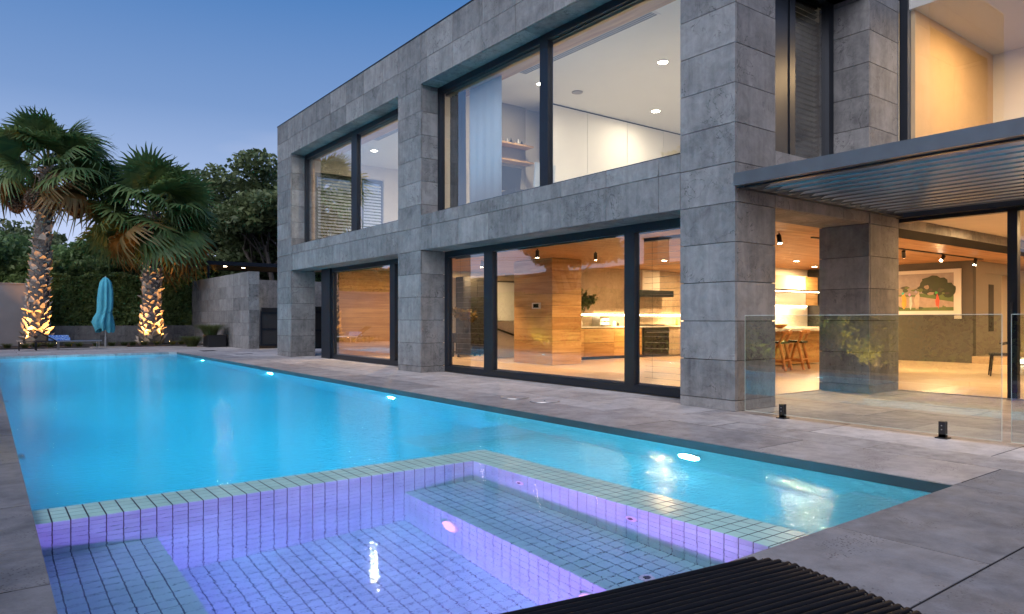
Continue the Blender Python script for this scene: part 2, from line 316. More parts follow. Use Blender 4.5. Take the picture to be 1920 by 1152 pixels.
# ------------------------------------------------------------ ground and deck
g = MB()
for a, b in (((-300,-300,-.16),(-.6,600,-.12)), ((12.2,-300,-.16),(300,600,-.12)), ((-.6,-300,-.16),(12.2,-4,-.12)), ((-.6,44,-.16),(12.2,600,-.12))): g.box(a, b)
tag(g.build('ground', M['ground']), 'flat garden earth running out beyond the pool terrace', kind='structure')
bed = MB().box((-.6,-4,-.5),(.1,31,-.0025)).box((5.75,-4,-.5),(12.2,44,-.0025)).box((.1,-4,-.5),(5.75,2.0,-.0025)).box((-.6,27.7,-.5),(5.75,44,-.0025))
tag(bed.build('deck_base', M['grout']), 'dark bedding that shows in the joints between the deck slabs', kind='structure')
deck = thing('deck', 'bluestone slab terrace round the blue pool', None); del deck['label']; tag(deck, kind='structure', label='bluestone slab terrace round the blue pool')
GAP = .013
def slabs(x0, x1, y0, y1, mat, joints_x=None, joints_y=None):
    xs = [x0]+[j for j in (joints_x or []) if x0 < j < x1]+[x1]; ys = [y0]+[j for j in (joints_y or []) if y0 < j < y1]+[y1]
    for i in range(len(xs)-1):
        for k in range(len(ys)-1):
            dz = random.uniform(-.0015, .0015)
            cbox('paver', (xs[i]+GAP/2, ys[k]+GAP/2, -.085+dz), (xs[i+1]-GAP/2, ys[k+1]-GAP/2, dz), mat, deck)
MB().box((5.585,2.13,-.084),(5.602,27.5,-.004)).build('coping_face', M['wetface'], deck)
jy = [2.13+1.69*k for k in range(-4, 26)]
slabs(5.6, 6.49, 2.13, 27.5, M['coping'], None, jy)
slabs(6.49, 7.02, -3.9, 27.5, M['paver'], None, [y-.59 for y in jy])
slabs(7.02, 7.9, -3.9, 29, M['paver'], None, [y+.25 for y in jy])
slabs(7.9, 8.36, 6.4, 23.1, M['paver'], None, [y+.25 for y in jy]); slabs(8.36, 12.2, 21.1, 23.19, M['paver'], [9.4, 11], [22.2])
for i, x in enumerate((7.9, 8.7, 9.55, 10.4, 11.25)):
    slabs(x, x+(.8, .85, .85, .85, .95)[i], -3.9, 6.35 if i else 5.5, M['paver'], None, [y+(.5 if i % 2 else -.3) for y in jy])
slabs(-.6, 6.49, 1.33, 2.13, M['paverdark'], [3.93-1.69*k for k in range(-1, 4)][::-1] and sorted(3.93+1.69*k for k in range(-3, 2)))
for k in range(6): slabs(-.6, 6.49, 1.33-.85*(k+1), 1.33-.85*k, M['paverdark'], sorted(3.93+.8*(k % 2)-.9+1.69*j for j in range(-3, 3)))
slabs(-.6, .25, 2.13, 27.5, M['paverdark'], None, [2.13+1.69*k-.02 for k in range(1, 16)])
for k in range(3): slabs(-.6, 6.49 if k == 0 else 8.4, 27.5+.85*k, 27.5+.85*(k+1), M['paver'], sorted(.25+1.69*j+.7*(k % 2) for j in range(0, 5)))
for k in range(4): slabs(-.6, 8.4, 30.05+.9*k, 30.95+.9*k, M['paver'], sorted(.25+1.69*j+.7*((k+1) % 2) for j in range(0, 5)))
for k in range(6): slabs(7.9 if k < 5 else 7.9, 12.2, 23.2+.9*k, 24.1+.9*k, M['paver'], [9.4, 11])
for k in range(2): slabs(6.49, 7.9 if k == 0 else 7.02, 27.5, 27.5+1e-3, M['paver']) if False else None

# ------------------------------------------------------------ pool and spa
ZW = -.09; ZR = -.085
def f_dir(): return np.array([math.sin(AZ), math.cos(AZ), 0])
FD = f_dir()
def tiles(parent, faces, limit=300):
    """faces: (origin, u, v, nu, nv, normal); every tile a small block, the largest in view as parts, the rest joined"""
    T = []
    for o, u, v, nu, nv, n in faces:
        o, u, v, n = map(lambda a: np.array(a, float), (o, u, v, n))
        for i in range(nu):
            for j in range(nv):
                c = o+u*(i+.5)*.1+v*(j+.5)*.1-n*.0028; d = c-np.array([0,0,1.2]); dist = np.linalg.norm(d); dep = d@FD
                r = d@np.array([math.cos(AZ), -math.sin(AZ), 0])/max(dep,.01)*1317+960; yy = 598-(d[2]/max(dep,.01))*1317
                vis = dep > .3 and -30 < r < 1950 and yy < 1190+400*(c[2] < -.2)
                T.append((-(abs(d@n)/dist)/dist**2 if vis else 0, tuple(c), tuple(u), tuple(v), tuple(n)))
    T.sort(key=lambda q: q[0]); rest = MB(); shared = {}
    for k, (s, c, u, v, n) in enumerate(T):
        h = .0450 if c[2] > -.1 and n[2] > .5 else .0463
        if k < limit:
            key = (u, v, n, h)
            if key not in shared:
                mb = MB().obox((0,0,0), tuple(h*a for a in u), tuple(h*a for a in v), tuple(.004*a for a in n)); me = bpy.data.meshes.new('tile'); me.from_pydata(mb.v, [], mb.f); me.materials.append(M['tile']); shared[key] = me
            link('tile', shared[key], parent, c)
        else: rest.obox(c, tuple(h*a for a in u), tuple(h*a for a in v), tuple(.004*a for a in n))
    if rest.v: tag(rest.build('tile', M['tile'], parent), 'small square pool tiles farther down and away', kind='stuff')
X, Y, Z, MX, MY, MZ = (1,0,0), (0,1,0), (0,0,1), (-1,0,0), (0,-1,0), (0,0,-1)
spa = thing('spa_basin', 'tiled spa basin lit purple in the near corner of the pool', None); tag(spa, kind='structure')
sh = MB().box((3.554,2.0,-1.9),(3.946,5.3,ZR-.004)).box((.20,5.304,-1.9),(3.946,5.696,ZR-.004))
sh.box((.20,2.0,-1.9),(3.554,5.304,-1.489)).box((2.854,2.05,-1.489),(3.554,5.304,-.789)).box((.20,2.05,-1.489),(.946,5.304,-.789))
sh.box((.05,2.0,-1.9),(.246,5.5,-.09)).box((.20,1.9,-1.9),(3.95,2.05,-.09)); sh.build('basin_shell', M['tilegrout'], spa)
tiles(spa, [((3.55,2.1,ZR-.004), X, Y, 4, 36, Z), ((.25,5.3,ZR-.004), X, Y, 33, 4, Z),
            ((.25,5.3,ZR), X, MZ, 33, 14, MY), ((3.55,2.1,ZR), Y, MZ, 32, 7, MX), ((2.85,2.1,-.785), Y, MZ, 32, 7, MX),
            ((2.85,2.1,-.785), X, Y, 7, 32, Z), ((.25,2.1,-.785), X, Y, 7, 32, Z), ((.95,2.1,-1.485), X, Y, 19, 32, Z), ((.95,2.1,-.785), Y, MZ, 32, 7, X)])
pool = thing('pool_basin', 'long tiled swimming pool basin lit cyan', None); tag(pool, kind='structure')
ps = MB().box((5.624,2.0,-2.2),(5.9,27.7,-.087)).box((3.95,1.9,-2.2),(5.62,2.1,-.087)).box((.05,5.7,-2.2),(.246,27.7,-.087)).box((.2,27.52,-2.2),(5.65,27.8,-.087))
ps.box((.2,7.6,-2.1),(5.62,27.6,-1.7)).box((3.95,2.05,-2.1),(5.62,7.6,-.89)).box((3.95,2.1,-.89),(5.62,2.9,-.539)).box((.2,5.7,-2.1),(3.95,7.6,-1.7))
ps.build('basin_shell', M['tilepat'], pool)
tiles(pool, [((5.62,2.1,ZR), Y, MZ, 60, 8, MX), ((3.95,2.1,-.535), X, Y, 16, 8, Z), ((3.95,2.9,-.885), X, Y, 16, 40, Z), ((3.95,2.1,ZR), Y, MZ, 36, 8, X), ((.25,5.7,ZR), X, MZ, 37, 4, Y)])
wb = MB().box((.22,5.6,-1.9),(5.65,27.6,ZW)); 
w2 = MB().box((3.9,2.03,-1.9),(5.65,5.6,ZW))
def water(name, bx, mat, label):
    o = bx.build(name, mat); tag(o, label, kind='structure'); return o
# one closed L-shaped body of water, its sides inside the tiled walls
pts = [(.22,5.65),(3.9,5.65),(3.9,2.03),(5.65,2.03),(5.65,27.6),(.22,27.6)]
lb = MB(); n = len(pts); lb.v = [(x,y,-2.15) for x,y in pts]+[(x,y,ZW) for x,y in pts]
lb.f = [tuple(range(n-1,-1,-1)), tuple(range(n,2*n))]+[(i,(i+1)%n,(i+1)%n+n,i+n) for i in range(n)]
water('pool_water', lb, M['poolwater'], 'bright cyan lit water of the long pool')
water('spa_water', MB().box((.21,2.03,-1.7),(3.6,5.35,ZW)), M['spawater'], 'still violet lit water of the small spa')
def disc(name, c, r, axis, mat, parent, th=.012, n=24):
    a = Vector(axis); return MB().tube([Vector(c)-a*th/2, Vector(c)+a*th/2], r, n).build(name, mat, parent)
for i, (x, y, s, lab) in enumerate(((5.6,4.48,-1,'glowing underwater pool light nearest the steps on the house side'), (5.6,10.8,-1,'underwater pool light on the house side level with the timber kitchen block'),
        (5.6,17.1,-1,'underwater pool light on the house side level with the orange lit window'), (5.6,23.6,-1,'small far underwater pool light near the palm end'),
        (.26,8.5,1,'unseen pool light added in the garden side wall near the spa'), (.26,14,1,'unseen pool light added halfway along the garden side wall'), (.26,20,1,'unseen pool light added farther along the garden side wall'), (.26,25.4,1,'unseen pool light added at the far end of the garden side wall'))):  # garden side lights are added out of sight to even the pool's glow
    th = thing('pool_light', lab, 'pool light', (x, y, -.5 if i else -.44), 0, 'underwater lights of the pool')
    (MB().tube([(0,0,0),(s*.02,0,0)], .095, 24) if s < 0 else MB().tube([(0,0,0),(s*.07,0,0)], .11, 24, False)).build('rim', M['steel'], th); disc('lens', (s*(.024 if s < 0 else .01),0,0), .08, (1,0,0), M['poollamp' if i == 0 else 'poollampfar'], th)
    area_lamp('lamp', (s*.05, 0, 0), (165 if s > 0 else 180) if i else 260, (.20,.82,1) if i else (.14,.62,1), .18, th, (s, 0, -.18))
for y, lab in ((4.55,'round pinkish spa light in the bench face nearer the blue pool'), (3.0,'round pinkish spa light in the bench face nearer the camera')):
    th = thing('spa_light', lab, 'spa light', (2.846, y, -1.03), 0, 'round lights in the spa bench')
    MB().tube([(0,0,0),(-.015,0,0)], .10, 24).build('rim', M['white'], th); disc('lens', (-.017,0,0), .085, (1,0,0), M['spalens'], th)
th = thing('spa_light', 'unseen violet light added in the near wall of the spa', 'spa light', (1.9, 2.105, -1.05), 0, 'round lights in the spa bench')  # added below the view to wash the spa walls violet
MB().tube([(0,0,0),(0,.015,0)], .10, 24).build('rim', M['white'], th); disc('lens', (0,.017,0), .085, (0,1,0), M['spafill'], th)
area_lamp('lamp', (0, .05, 0), 205, (.95,.21,1), .16, th, (-.12, 1, .2))
for (x, y, z, ax, lab) in ((3.545,4.6,-.36,(1,0,0),'small round spa jet in the side wall nearer the back corner'), (3.545,3.35,-.36,(1,0,0),'small round spa jet in the side wall nearer the deck'), (3.15,2.85,-.781,(0,0,1),'round drain cap set in the tiled spa bench')):
    o = thing('spa_jet' if z > -.5 else 'drain_cap', lab, 'spa jet' if z > -.5 else 'drain', (x,y,z))
    disc('ring', (0,0,0), .048, ax, M['white'], o, .012); disc('nozzle', tuple(-.008*a if ax[0] else .008*a for a in ax), .022, ax, M['taupe'], o, .012)
for x, y, lab in ((6.46,8.5,'round deck lid nearer the far end of its pair'), (6.52,7.87,'round deck lid nearer the camera of its pair')):
    o = thing('deck_lid', lab, 'lid', (x,y,0), 0, 'round service lids in the deck')
    disc('lid', (0,0,.002), .21, (0,0,1), M['paver'], o, .010, 32); MB().tube([(.215*math.cos(a),.215*math.sin(a),.004) for a in [math.pi/16*k for k in range(33)]], .005, 6, False).build('ring', M['steel'], o); disc('screw', (0,0,.009), .012, (0,0,1), M['black'], o, .006, 10)
o = thing('floor_drain', 'dark rectangular floor drain in the deck near the gates', 'drain', (7.1,24.6,0)); MB().box((-.28,-.12,.001),(.28,.12,.006)).build('grate', M['darkwall'], o)

# ------------------------------------------------------------ house: stone frame
house = thing('house', 'two storey house framed in grey bluestone slabs with lit rooms', 'house', (7.75,5.5,0)); house.location = (0,0,0)
def core(a, b, name='stone_core', mat=None): return MB().box(a, b).build(name, mat or M['grout'], house)
TH = .035; panels = []
def cut(lo, hi, js): return [lo]+[j for j in js if lo+.06 < j < hi-.06]+[hi]
rowz = [.14+.515*k for k in range(0, 13)]+[6.9]
colb = [5.72+1.067*k for k in range(0, 17)]
def face(plane, ax, a0, a1, z0, z1, sgn, zj=None, aj=()):
    """slab facing on a vertical plane: ax 'x' = plane of constant x"""
    zs = cut(z0, z1, zj if zj is not None else rowz); xs = cut(a0, a1, aj); g_ = .009
    for i in range(len(xs)-1):
        for k in range(len(zs)-1):
            p = plane+sgn*random.uniform(-.0015,.0015); lo, hi = sorted((p, p-sgn*TH))
            if ax == 'x': a, b = (lo, xs[i]+g_/2, zs[k]+g_/2), (hi, xs[i+1]-g_/2, zs[k+1]-g_/2)
            else: a, b = (xs[i]+g_/2, lo, zs[k]+g_/2), (xs[i+1]-g_/2, hi, zs[k+1]-g_/2)
            panels.append((a, b))
def soffit(x0, x1, y0, y1, z, sgn, aj=(), bj=()):
    xs = cut(x0, x1, aj); ys = cut(y0, y1, bj); lo, hi = sorted((z, z-sgn*TH)); g_ = .009
    for i in range(len(xs)-1):
        for k in range(len(ys)-1): panels.append(((xs[i]+g_/2, ys[k]+g_/2, lo), (xs[i+1]-g_/2, ys[k+1]-g_/2, hi)))
T_ = TH
XF = 7.75
# cores (joint colour) set back behind the slabs
def icore(x0,x1,y0,y1,z0,z1): core((x0+T_,y0+T_,z0),(x1-T_,y1-T_,z1))
for (y0,y1,x1,zt) in ((5.5,6.4,8.65,6.4),(13.65,14.72,8.38,6.4),(21.88,23.14,8.55,6.4)): icore(XF,x1,y0,y1,.002,zt)
core((XF+T_,6.4,2.72+T_),(8.6,13.7,3.5-T_)); core((XF+T_,14.7,2.72+T_),(8.6,21.9,3.5-T_))
core((XF+T_,5.5+T_,6.4+T_),(8.6,23.14-T_,7.48))
# facade faces: pillars full height, bands between
face(XF,'x',5.5,6.4,0,7.5,-1); face(XF,'x',13.65,14.72,0,7.5,-1); face(XF,'x',21.88 ,23.14,0,7.5,-1,aj=[22.13])
for y0, y1 in ((6.4,13.65),(14.72,21.88)):
    face(XF,'x',y0,y1,2.72,3.5,-1,[3.24],colb); face(XF,'x',y0,y1,6.4,7.5,-1,[6.92],[c+.2 for c in colb])
    soffit(XF+T_,8.38 if 1 else 0,y0,y1,2.72,-1,(),colb); soffit(XF+T_,8.22,y0,y1,6.4,-1,(),colb); soffit(XF+T_,8.22,y0,y1,3.5,1,(),colb)
# side faces of the pillars that face the camera
face(5.5,'y',XF+T_,8.65,0,7.5,-1); face(13.65,'y',XF+T_,8.38,0,2.72,-1); face(13.65,'y',XF+T_,8.22,3.5,6.4,-1)
face(21.88,'y',XF+T_,8.55,0,2.72,-1); face(22.13-.25,'y',XF+T_,8.22,3.5,6.4,-1)
face(6.4,'y',XF+T_,8.2,3.5,6.4,1); face(23.14,'y',XF+T_,8.6,0,7.5,1)
# wing: lintel over the terrace opening, second pillar, beam running on indoors
core((8.65,5.5+T_,2.72+T_),(21,6.3,3.26-.02)); face(5.5,'y',8.65,11.25,2.72,3.5,-1,[3.24],[9.6,10.45]); soffit(8.65,11.25,5.5+T_,6.3,2.72,-1,[9.6,10.45])
core((8.65,5.5+T_,3.26-.02),(12.2,6.3,3.5-T_)); soffit(8.65,11.25,5.5+T_,6.1,3.5,1,[9.6,10.45])
icore(11.25,12.25,5.5,6.34,.002,7.4); face(5.5,'y',11.25+T_,12.25,0,7.5,-1); face(11.25,'x',5.5,6.34,0,2.72,-1); face(11.25,'x',5.5,6.34,3.5,6.4,-1); face(12.25,'x',5.5,6.34,0,7.5,1)
face(8.65,'x',5.5,6.34,0,2.72,1); face(8.65,'x',5.5,6.1,3.5,6.4,1); core((8.65,5.5+T_,6.4),(12.2,6.3,7.45)); face(5.5,'y',8.65,11.25,6.4,7.5,-1,[6.92],[9.6,10.45]); soffit(8.65,11.25,5.5+T_,6.1,6.4,-1)
face(5.5,'y',12.25,20.9,2.72,3.26,-1,[],[13.3+1.0*k for k in range(8)])
# parapet cap
MB().box((XF-.01,5.49,7.5),(8.7,23.15,7.525)).build('parapet_cap', M['frame'], house)
def cam_size(a, b):
    c = [(a[i]+b[i])/2 for i in range(3)]; d = np.array(c)-np.array([0,0,1.2]); ds = sorted(b[i]-a[i] for i in range(3)); return ds[1]*ds[2]/(d@d)
panels.sort(key=lambda p: -cam_size(*p)); restp = MB()
for k, (a, b) in enumerate(panels):
    if k < 300: cbox('stone_slab', a, b, M['stone'], house)
    else: restp.box(a, b)
if restp.v: tag(restp.build('stone_slab', M['stone'], house), 'farther stone slabs of the frame', kind='stuff')
# rear and inner shell of the house
def wallp(a, b, mat, name='interior_wall'): return MB().box(a, b).build(name, mat, house)
MB().box((8.42,6.3,-.05),(27,21.05,.012)).box((12.25,-3.9,-.05),(27,6.3,.012)).build('floor', M['floor'], house)
MB().box((12.2,-3.9,-.1),(12.26,5.5,.016)).build('threshold', M['steel'], house)
wallp((8.3,6.35,3.26),(27,23,3.44),M['white'],'upper_floor_slab'); wallp((12.3,-3.9,3.26),(27,6.3,3.42),M['frame'],'upper_floor_slab')
wallp((8.27,6.35,6.50),(27,23.0,6.7),M['white'],'upper_ceiling'); wallp((12.35,-3.9,6.36),(27,6.3,6.56),M['white'],'upper_ceiling')
MB().box((8.6,5.6,7.3),(27,23,7.35)).build('roof', M['frame'], house)
wallp((27,-4,0),(27.2,23,7.4),M['plaster']); wallp((8.62,20.96,0),(27,21.1,2.76),M['stone'],'end_wall'); wallp((12.3,-4.1,0),(27,-3.9,7.4),M['plaster'])
# timber ceiling boards of the lower floor: boards run along x
for x0, x1, y0, y1 in ((8.46,27,6.34,22.7),): 
    bd = MB(); y = y0
    while y < y1: bd.box((x0,y+.006,2.76),(x1,min(y+.116,y1),2.78)); y += .122
    tag(bd.build('ceiling_board', M['board'], house), 'narrow timber ceiling boards', kind='stuff'); wallp((8.46,6.34,2.80),(27,22.7,2.84),M['grout'],'ceiling_backing')
wallp((12.3,-3.9,2.9),(21,5.5,2.94),M['plaster'],'living_ceiling'); wallp((21,-3.9,2.9),(27,7.57,2.94),M['plaster'],'living_ceiling')

# ------------------------------------------------------------ windows
def window(label, x, y0, y1, z0, z1, mull, fw=.09, dep=.12, glassx=None):
    f = MB(); f.box((x-dep/2,y0,z0),(x+dep/2,y1,z0+fw)).box((x-dep/2,y0,z1-fw),(x+dep/2,y1,z1))
    ms = [(y0,y0+fw)]+mull+[(y1-fw,y1)]
    for a, b in ms: f.box((x-dep/2-.004,a,z0+fw),(x+dep/2+.004,b,z1-fw))
    o = f.build('window', M['frame'], house); o['label'] = label
    for i in range(len(ms)-1):
        MB().box((x-.006,ms[i][1],z0+fw),(x+.006,ms[i+1][0],z1-fw)).build('pane', M['glass'], o)
        fr = MB(); a, b = ms[i][1]+.001, ms[i+1][0]-.001; c, d = z0+fw+.001, z1-fw-.001; w = .028
        fr.box((x+.008,a,c),(x+.03,b,c+w)).box((x+.008,a,d-w),(x+.03,b,d)).box((x+.008,a,c+w),(x+.03,a+w,d-w)).box((x+.008,b-w,c+w),(x+.03,b,d-w)).build('sash', M['frame'], o)
    return o
w_k = window('wide lower window looking into the kitchen', 8.42, 6.42, 13.63, .012, 2.715, [(7.83,8.05),(11.76,12.07)], .13)
w_p = window('lower window with orange lit cedar wall behind', 8.42, 14.74, 20.1, .012, 2.715, [(16.05,16.32)], .12)
MB().box((8.3,20.1,0),(8.6,20.75,2.715)).build('door_jamb', M['frame'], house)
w_u = window('upper window of the study with shelves', 8.25, 6.42, 13.68, 3.502, 6.395, [(9.79,10.02)], .13)
w_b = window('upper window of the far bedroom', 8.25, 14.75, 21.86, 3.502, 6.395, [(17.94,18.3)], .13)
# narrow upper window beside the corner pillar, faces the terrace
o = MB().box((8.66,6.1,3.5),(9.95,6.2,6.4)).box((9.95,6.08,3.5),(10.1,6.22,6.4)).box((11.1,6.08,3.5),(11.24,6.22,6.4)).box((10.1,6.08,3.5),(11.1,6.22,3.6)).build('window', M['frame'], house); o['label'] = 'narrow upper window with dark blind beside the corner pillar'
MB().box((10.1,6.145,3.6),(11.1,6.157,6.4)).build('pane', M['glass'], o)
o = MB().box((12.3,5.38,3.42),(12.42,5.48,6.9)).box((12.3,-3.9,3.42),(12.42,5.38,3.5)).build('window', M['frame'], house); o['label'] = 'tall upper window above the louvred pergola'
MB().box((12.35,-3.9,3.5),(12.362,5.38,6.9)).build('pane', M['glass'], o)
wallp((12.3,5.48,3.42),(12.42,5.51,7.4),M['frame'],'window_trim')
# sliding door stile and head at the living room opening
o = MB().box((12.22,3.80,.01),(12.34,3.93,2.83)).box((12.26,2.55,.01),(12.36,2.66,2.83)).box((12.22,-3.9,2.80),(12.36,5.48,2.88)).build('sliding_door', M['frame'], house); o['label'] = 'black framed sliding glass door of the living room'
MB().box((12.28,2.66,.02),(12.292,3.80,2.8)).build('pane', M['glass'], o); MB().tube([(12.19,3.86,1.0),(12.17,3.86,1.05),(12.17,3.86,1.4),(12.19,3.86,1.45)], .014).build('handle', M['black'], o)
# end wall of the bedroom has two openings to the sky
e = MB(); y0, y1 = 22.4, 22.72
e.box((8.3,y0,3.44),(8.75,y1,6.5)).box((10.15,y0,3.44),(10.40,y1,6.5)).box((11.25,y0,3.44),(27,y1,6.5)).box((8.75,y0,6.05),(10.15,y1,6.5)).box((10.40,y0,6.05),(11.25,y1,6.5)); e.build('end_wall', M['plaster'], house)
o = MB().box((8.75,22.5,3.44),(8.84,22.6,6.05)).box((10.06,22.5,3.44),(10.15,22.6,6.05)).box((8.84,22.5,5.97),(10.06,22.6,6.05)).box((10.40,22.5,3.44),(10.48,22.6,6.05)).box((11.17,22.5,3.44),(11.25,22.6,6.05)).box((10.48,22.5,5.97),(11.17,22.6,6.05)).build('window', M['frame'], house); o['label'] = 'end window of the bedroom behind pale blinds standing in for sky'
MB().box((8.84,22.55,3.44),(10.06,22.56,5.97)).box((10.48,22.55,3.44),(11.17,22.56,5.97)).build('pane', M['wglass'], o)
MB().box((8.36,6.45,6.24),(8.72,13.6,6.49)).box((8.36,14.8,6.24),(8.72,21.6,6.49)).build('blind_box', M['taupe'], house); MB().box((8.36,6.45,6.225),(8.74,13.6,6.24)).box((8.36,14.8,6.225),(8.74,21.6,6.24)).build('blind_box_edge', M['cedar'], house)
# upper room partitions
wallp((8.35,14.0,3.44),(27,14.2,6.5),M['plaster']); 
MB().box((8.36,21.6,3.44),(8.42,21.75,6.5)).build('window_post', M['cedar'], house)

# ------------------------------------------------------------ blinds
def blind(label, p0, p1, z0, z1, pitch, w=.05, th=.003, mat=None, tilt=.0):
    o = thing('venetian_blind', label, 'blind', (0,0,0)); p0 = Vector((*p0,0)); p1 = Vector((*p1,0)); d = (p1-p0); L_ = d.length; d.normalize(); n = Vector((-d.y,d.x,0)); c = (p0+p1)/2
    mb = MB().obox((0,0,0), d*L_/2, n*w/2*math.cos(tilt)+Vector((0,0,w/2*math.sin(tilt))), Vector((0,0,th/2))); me = bpy.data.meshes.new('slat'); me.from_pydata(mb.v,[],mb.f); me.materials.append(mat or M['pergola'])
    z = z0
    while z < z1: link('slat', me, o, (c.x,c.y,z)); z += pitch
    MB().obox((c.x,c.y,z1+.02), d*L_/2, n*.03, (0,0,.025)).build('head_rail', M['frame'], o)
    cd_ = MB()
    for s in (.12, .88): q = p0+d*L_*s; cd_.tube([(q.x,q.y,z0),(q.x,q.y,z1)], .002, 4)
    cd_.build('cord', M['frame'], o); return o
blind('open blind behind the narrow left pane of the kitchen window', (8.56,12.15), (8.56,13.45), .3, 2.55, .115)
blind('open blind behind the right pane of the kitchen window', (8.56,6.55), (8.56,7.78), .25, 2.45, .095)
blind('pale tilted blind standing in for sky in the wide end window of the bedroom', (8.86,22.44), (10.04,22.44), 3.6, 5.9, .105, .085, .003, M['curtain'], 1.0)  # pale, nearly shut slats take the place of bright sky beyond
blind('pale tilted blind standing in for sky in the narrow end window of the bedroom', (10.50,22.44), (11.15,22.44), 3.6, 5.9, .105, .085, .003, M['curtain'], 1.0)
blind('dark closely spaced blind in the narrow upper terrace window', (10.12,6.30), (11.08,6.30), 3.65, 6.35, .085, .06, .004, M['pergola'], -.35)

# ------------------------------------------------------------ lamps in the house
WARM = (1, .62, .28); NEU = (1, .83, .62)
def downlight(x, y, z, energy, col, label, up=False, size=.07, lamp=.14):
    o = thing('downlight', label, 'downlight', (x,y,z), 0, 'recessed downlights'); MB().lathe((0,0,0), [(size+.025,-.001),(size+.025,-.008),(size,-.012),(size,-.002)]).build('trim_ring', M['white'], o)
    disc('lens', (0,0,-.008), size-.005, (0,0,1), M['lampww'] if col is NEU else M['lampw'], o, .006, 16); area_lamp('lamp', (0,0,-.03), energy, col, lamp, o, (0,0,-1)); return o
def track_spot(x, y, z, aim, energy, label, lampmat='lampw'):
    o = thing('track_spotlight', label, 'spotlight', (x,y,z), 0, 'black ceiling spotlights'); a = Vector(aim).normalized()
    MB().tube([(0,0,0),(0,0,-.07)], .012).build('stem', M['black'], o); c = Vector((0,0,-.11))
    MB().tube([c-a*.08,c+a*.08], .042, 14).build('housing', M['black'], o); disc('lens', c+a*.083, .034, a, M[lampmat], o, .006, 14)
    spot_lamp('lamp', c+a*.12, energy, WARM, 110, a, o, .8, .03); return o
for x, y, ax, e_, lb_ in ((10.6,15.4,(0,.2,-1),60,'black spotlight behind the narrow pane of the kitchen window'), (9.9,12.2,(.1,.2,-1),60,'black spotlight before the cedar block, left of a pair'), (11.4,11.9,(.3,.3,-1),70,'black spotlight above the vase, right of a pair'),
        (11.6,7.3,(-.15,-.25,-1),70,'starry black spotlight seen beside the corner pillar'), (16.5,7.3,(.6,.2,-.8),90,'black spotlight nearest the second pillar on the living room track'), (18.4,7.25,(-.75,.1,-.62),80,'tilted black spotlight in the middle of the living room track'), (20.2,7.2,(-.3,.1,-1),70,'black spotlight at the grey wall end of the track')):
    track_spot(x, y, 2.76, ax, e_*4, lb_)
MB().box((12.6,7.22,2.735),(20.8,7.27,2.76)).build('light_track', M['black'], house)
for (x,y,lb_) in ((14.5,12.5,'warm ceiling downlight over the kitchen'), (17.5,10.5,'warm ceiling downlight over the island'), (19.8,11.3,'warm ceiling downlight before the rear kitchen'), (10.0,18.6,'warm ceiling downlight before the cedar wall'), (13,18.2,'warm ceiling downlight in the hall'), (18,14,'warm ceiling downlight over the oven bench'), (24,9.5,'warm ceiling downlight in the deep hall')):
    downlight(x, y, 2.758, 115, WARM, lb_)
for (x,y,lb_) in ((14.6,4.6,'downlight added just inside the sliding door opening to warm the terrace'),(13.1,1.2,'downlight added behind the sliding door stile to warm the terrace'),(15,2.5,'ceiling downlight in the near living room'),(18.5,3.5,'ceiling downlight in the middle of the living room'),(23.5,4.5,'ceiling downlight above the lit step')): downlight(x, y, 2.898, 120, WARM, lb_)  # first two downlights are added to spill warm light onto the terrace
for (x,y,lb_) in ((10.05,12.25,'starry ceiling downlight beside the mullion of the study'), (13.7,12.1,'bright oval ceiling downlight over the white cupboards'), (11.2,9.7,'ceiling downlight near the top of the study window'), (12.6,7.6,'ceiling downlight hidden by the corner pillar')): downlight(x, y, 6.498, 42, NEU, lb_, size=.1)
for (x,y,lb_) in ((9.85,20.3,'ceiling downlight in the far bedroom beside the mullion'), (9.5,17,'ceiling downlight in the far bedroom, nearer one'), (12.5,18.5,'ceiling downlight at the back of the far bedroom')): downlight(x, y, 6.498, 55, NEU, lb_, size=.1)
for (x,y,lb_) in ((13.6,3.9,'ceiling downlight in the orange upper room'), (14.6,1.0,'ceiling downlight over the back of the orange upper room')): downlight(x, y, 6.358, 95, WARM, lb_)

# ------------------------------------------------------------ lower interior
def T(name, label, cat, parts, group=None):
    o = thing(name, label, cat, (0,0,0), 0, group)
    for nm, mb, mt in parts: mb.build(nm, M[mt], o)
    return o
# cedar clad block
cb = thing('cedar_block', 'freestanding block clad in wide cedar boards in the hall', 'timber wall'); MB().box((11.62,13.72,.012),(12.58,15.3,2.76)).build('block_core', M['grout'], cb)
for k in range(9):
    z0 = .02+k*.304; cbox('board', (11.6,13.71,z0), (11.62,15.3,z0+.298), M['cedar'], cb); cbox('board', (11.6,13.69,z0), (12.6,13.71,z0+.298), M['cedarx'], cb)
T('wall_thermostat', 'small white framed control screen on the cedar block', 'thermostat', [('case', MB().box((11.575,14.15,1.46),(11.598,14.5,1.62)), 'white'), ('screen', MB().box((11.569,14.22,1.49),(11.575,14.43,1.59)), 'oven')])
# cedar wall behind the far lower window
cw = thing('cedar_wall', 'wide board cedar wall glowing orange behind the far lower window', 'timber wall'); MB().box((8.55,20.83,.012),(11.3,20.95,2.76)).build('wall_core', M['grout'], cw)
for k in range(9):
    cbox('board', (8.5,20.80,.02+k*.304), (11.3,20.83,.02+k*.304+.298), M['cedarx'], cw)
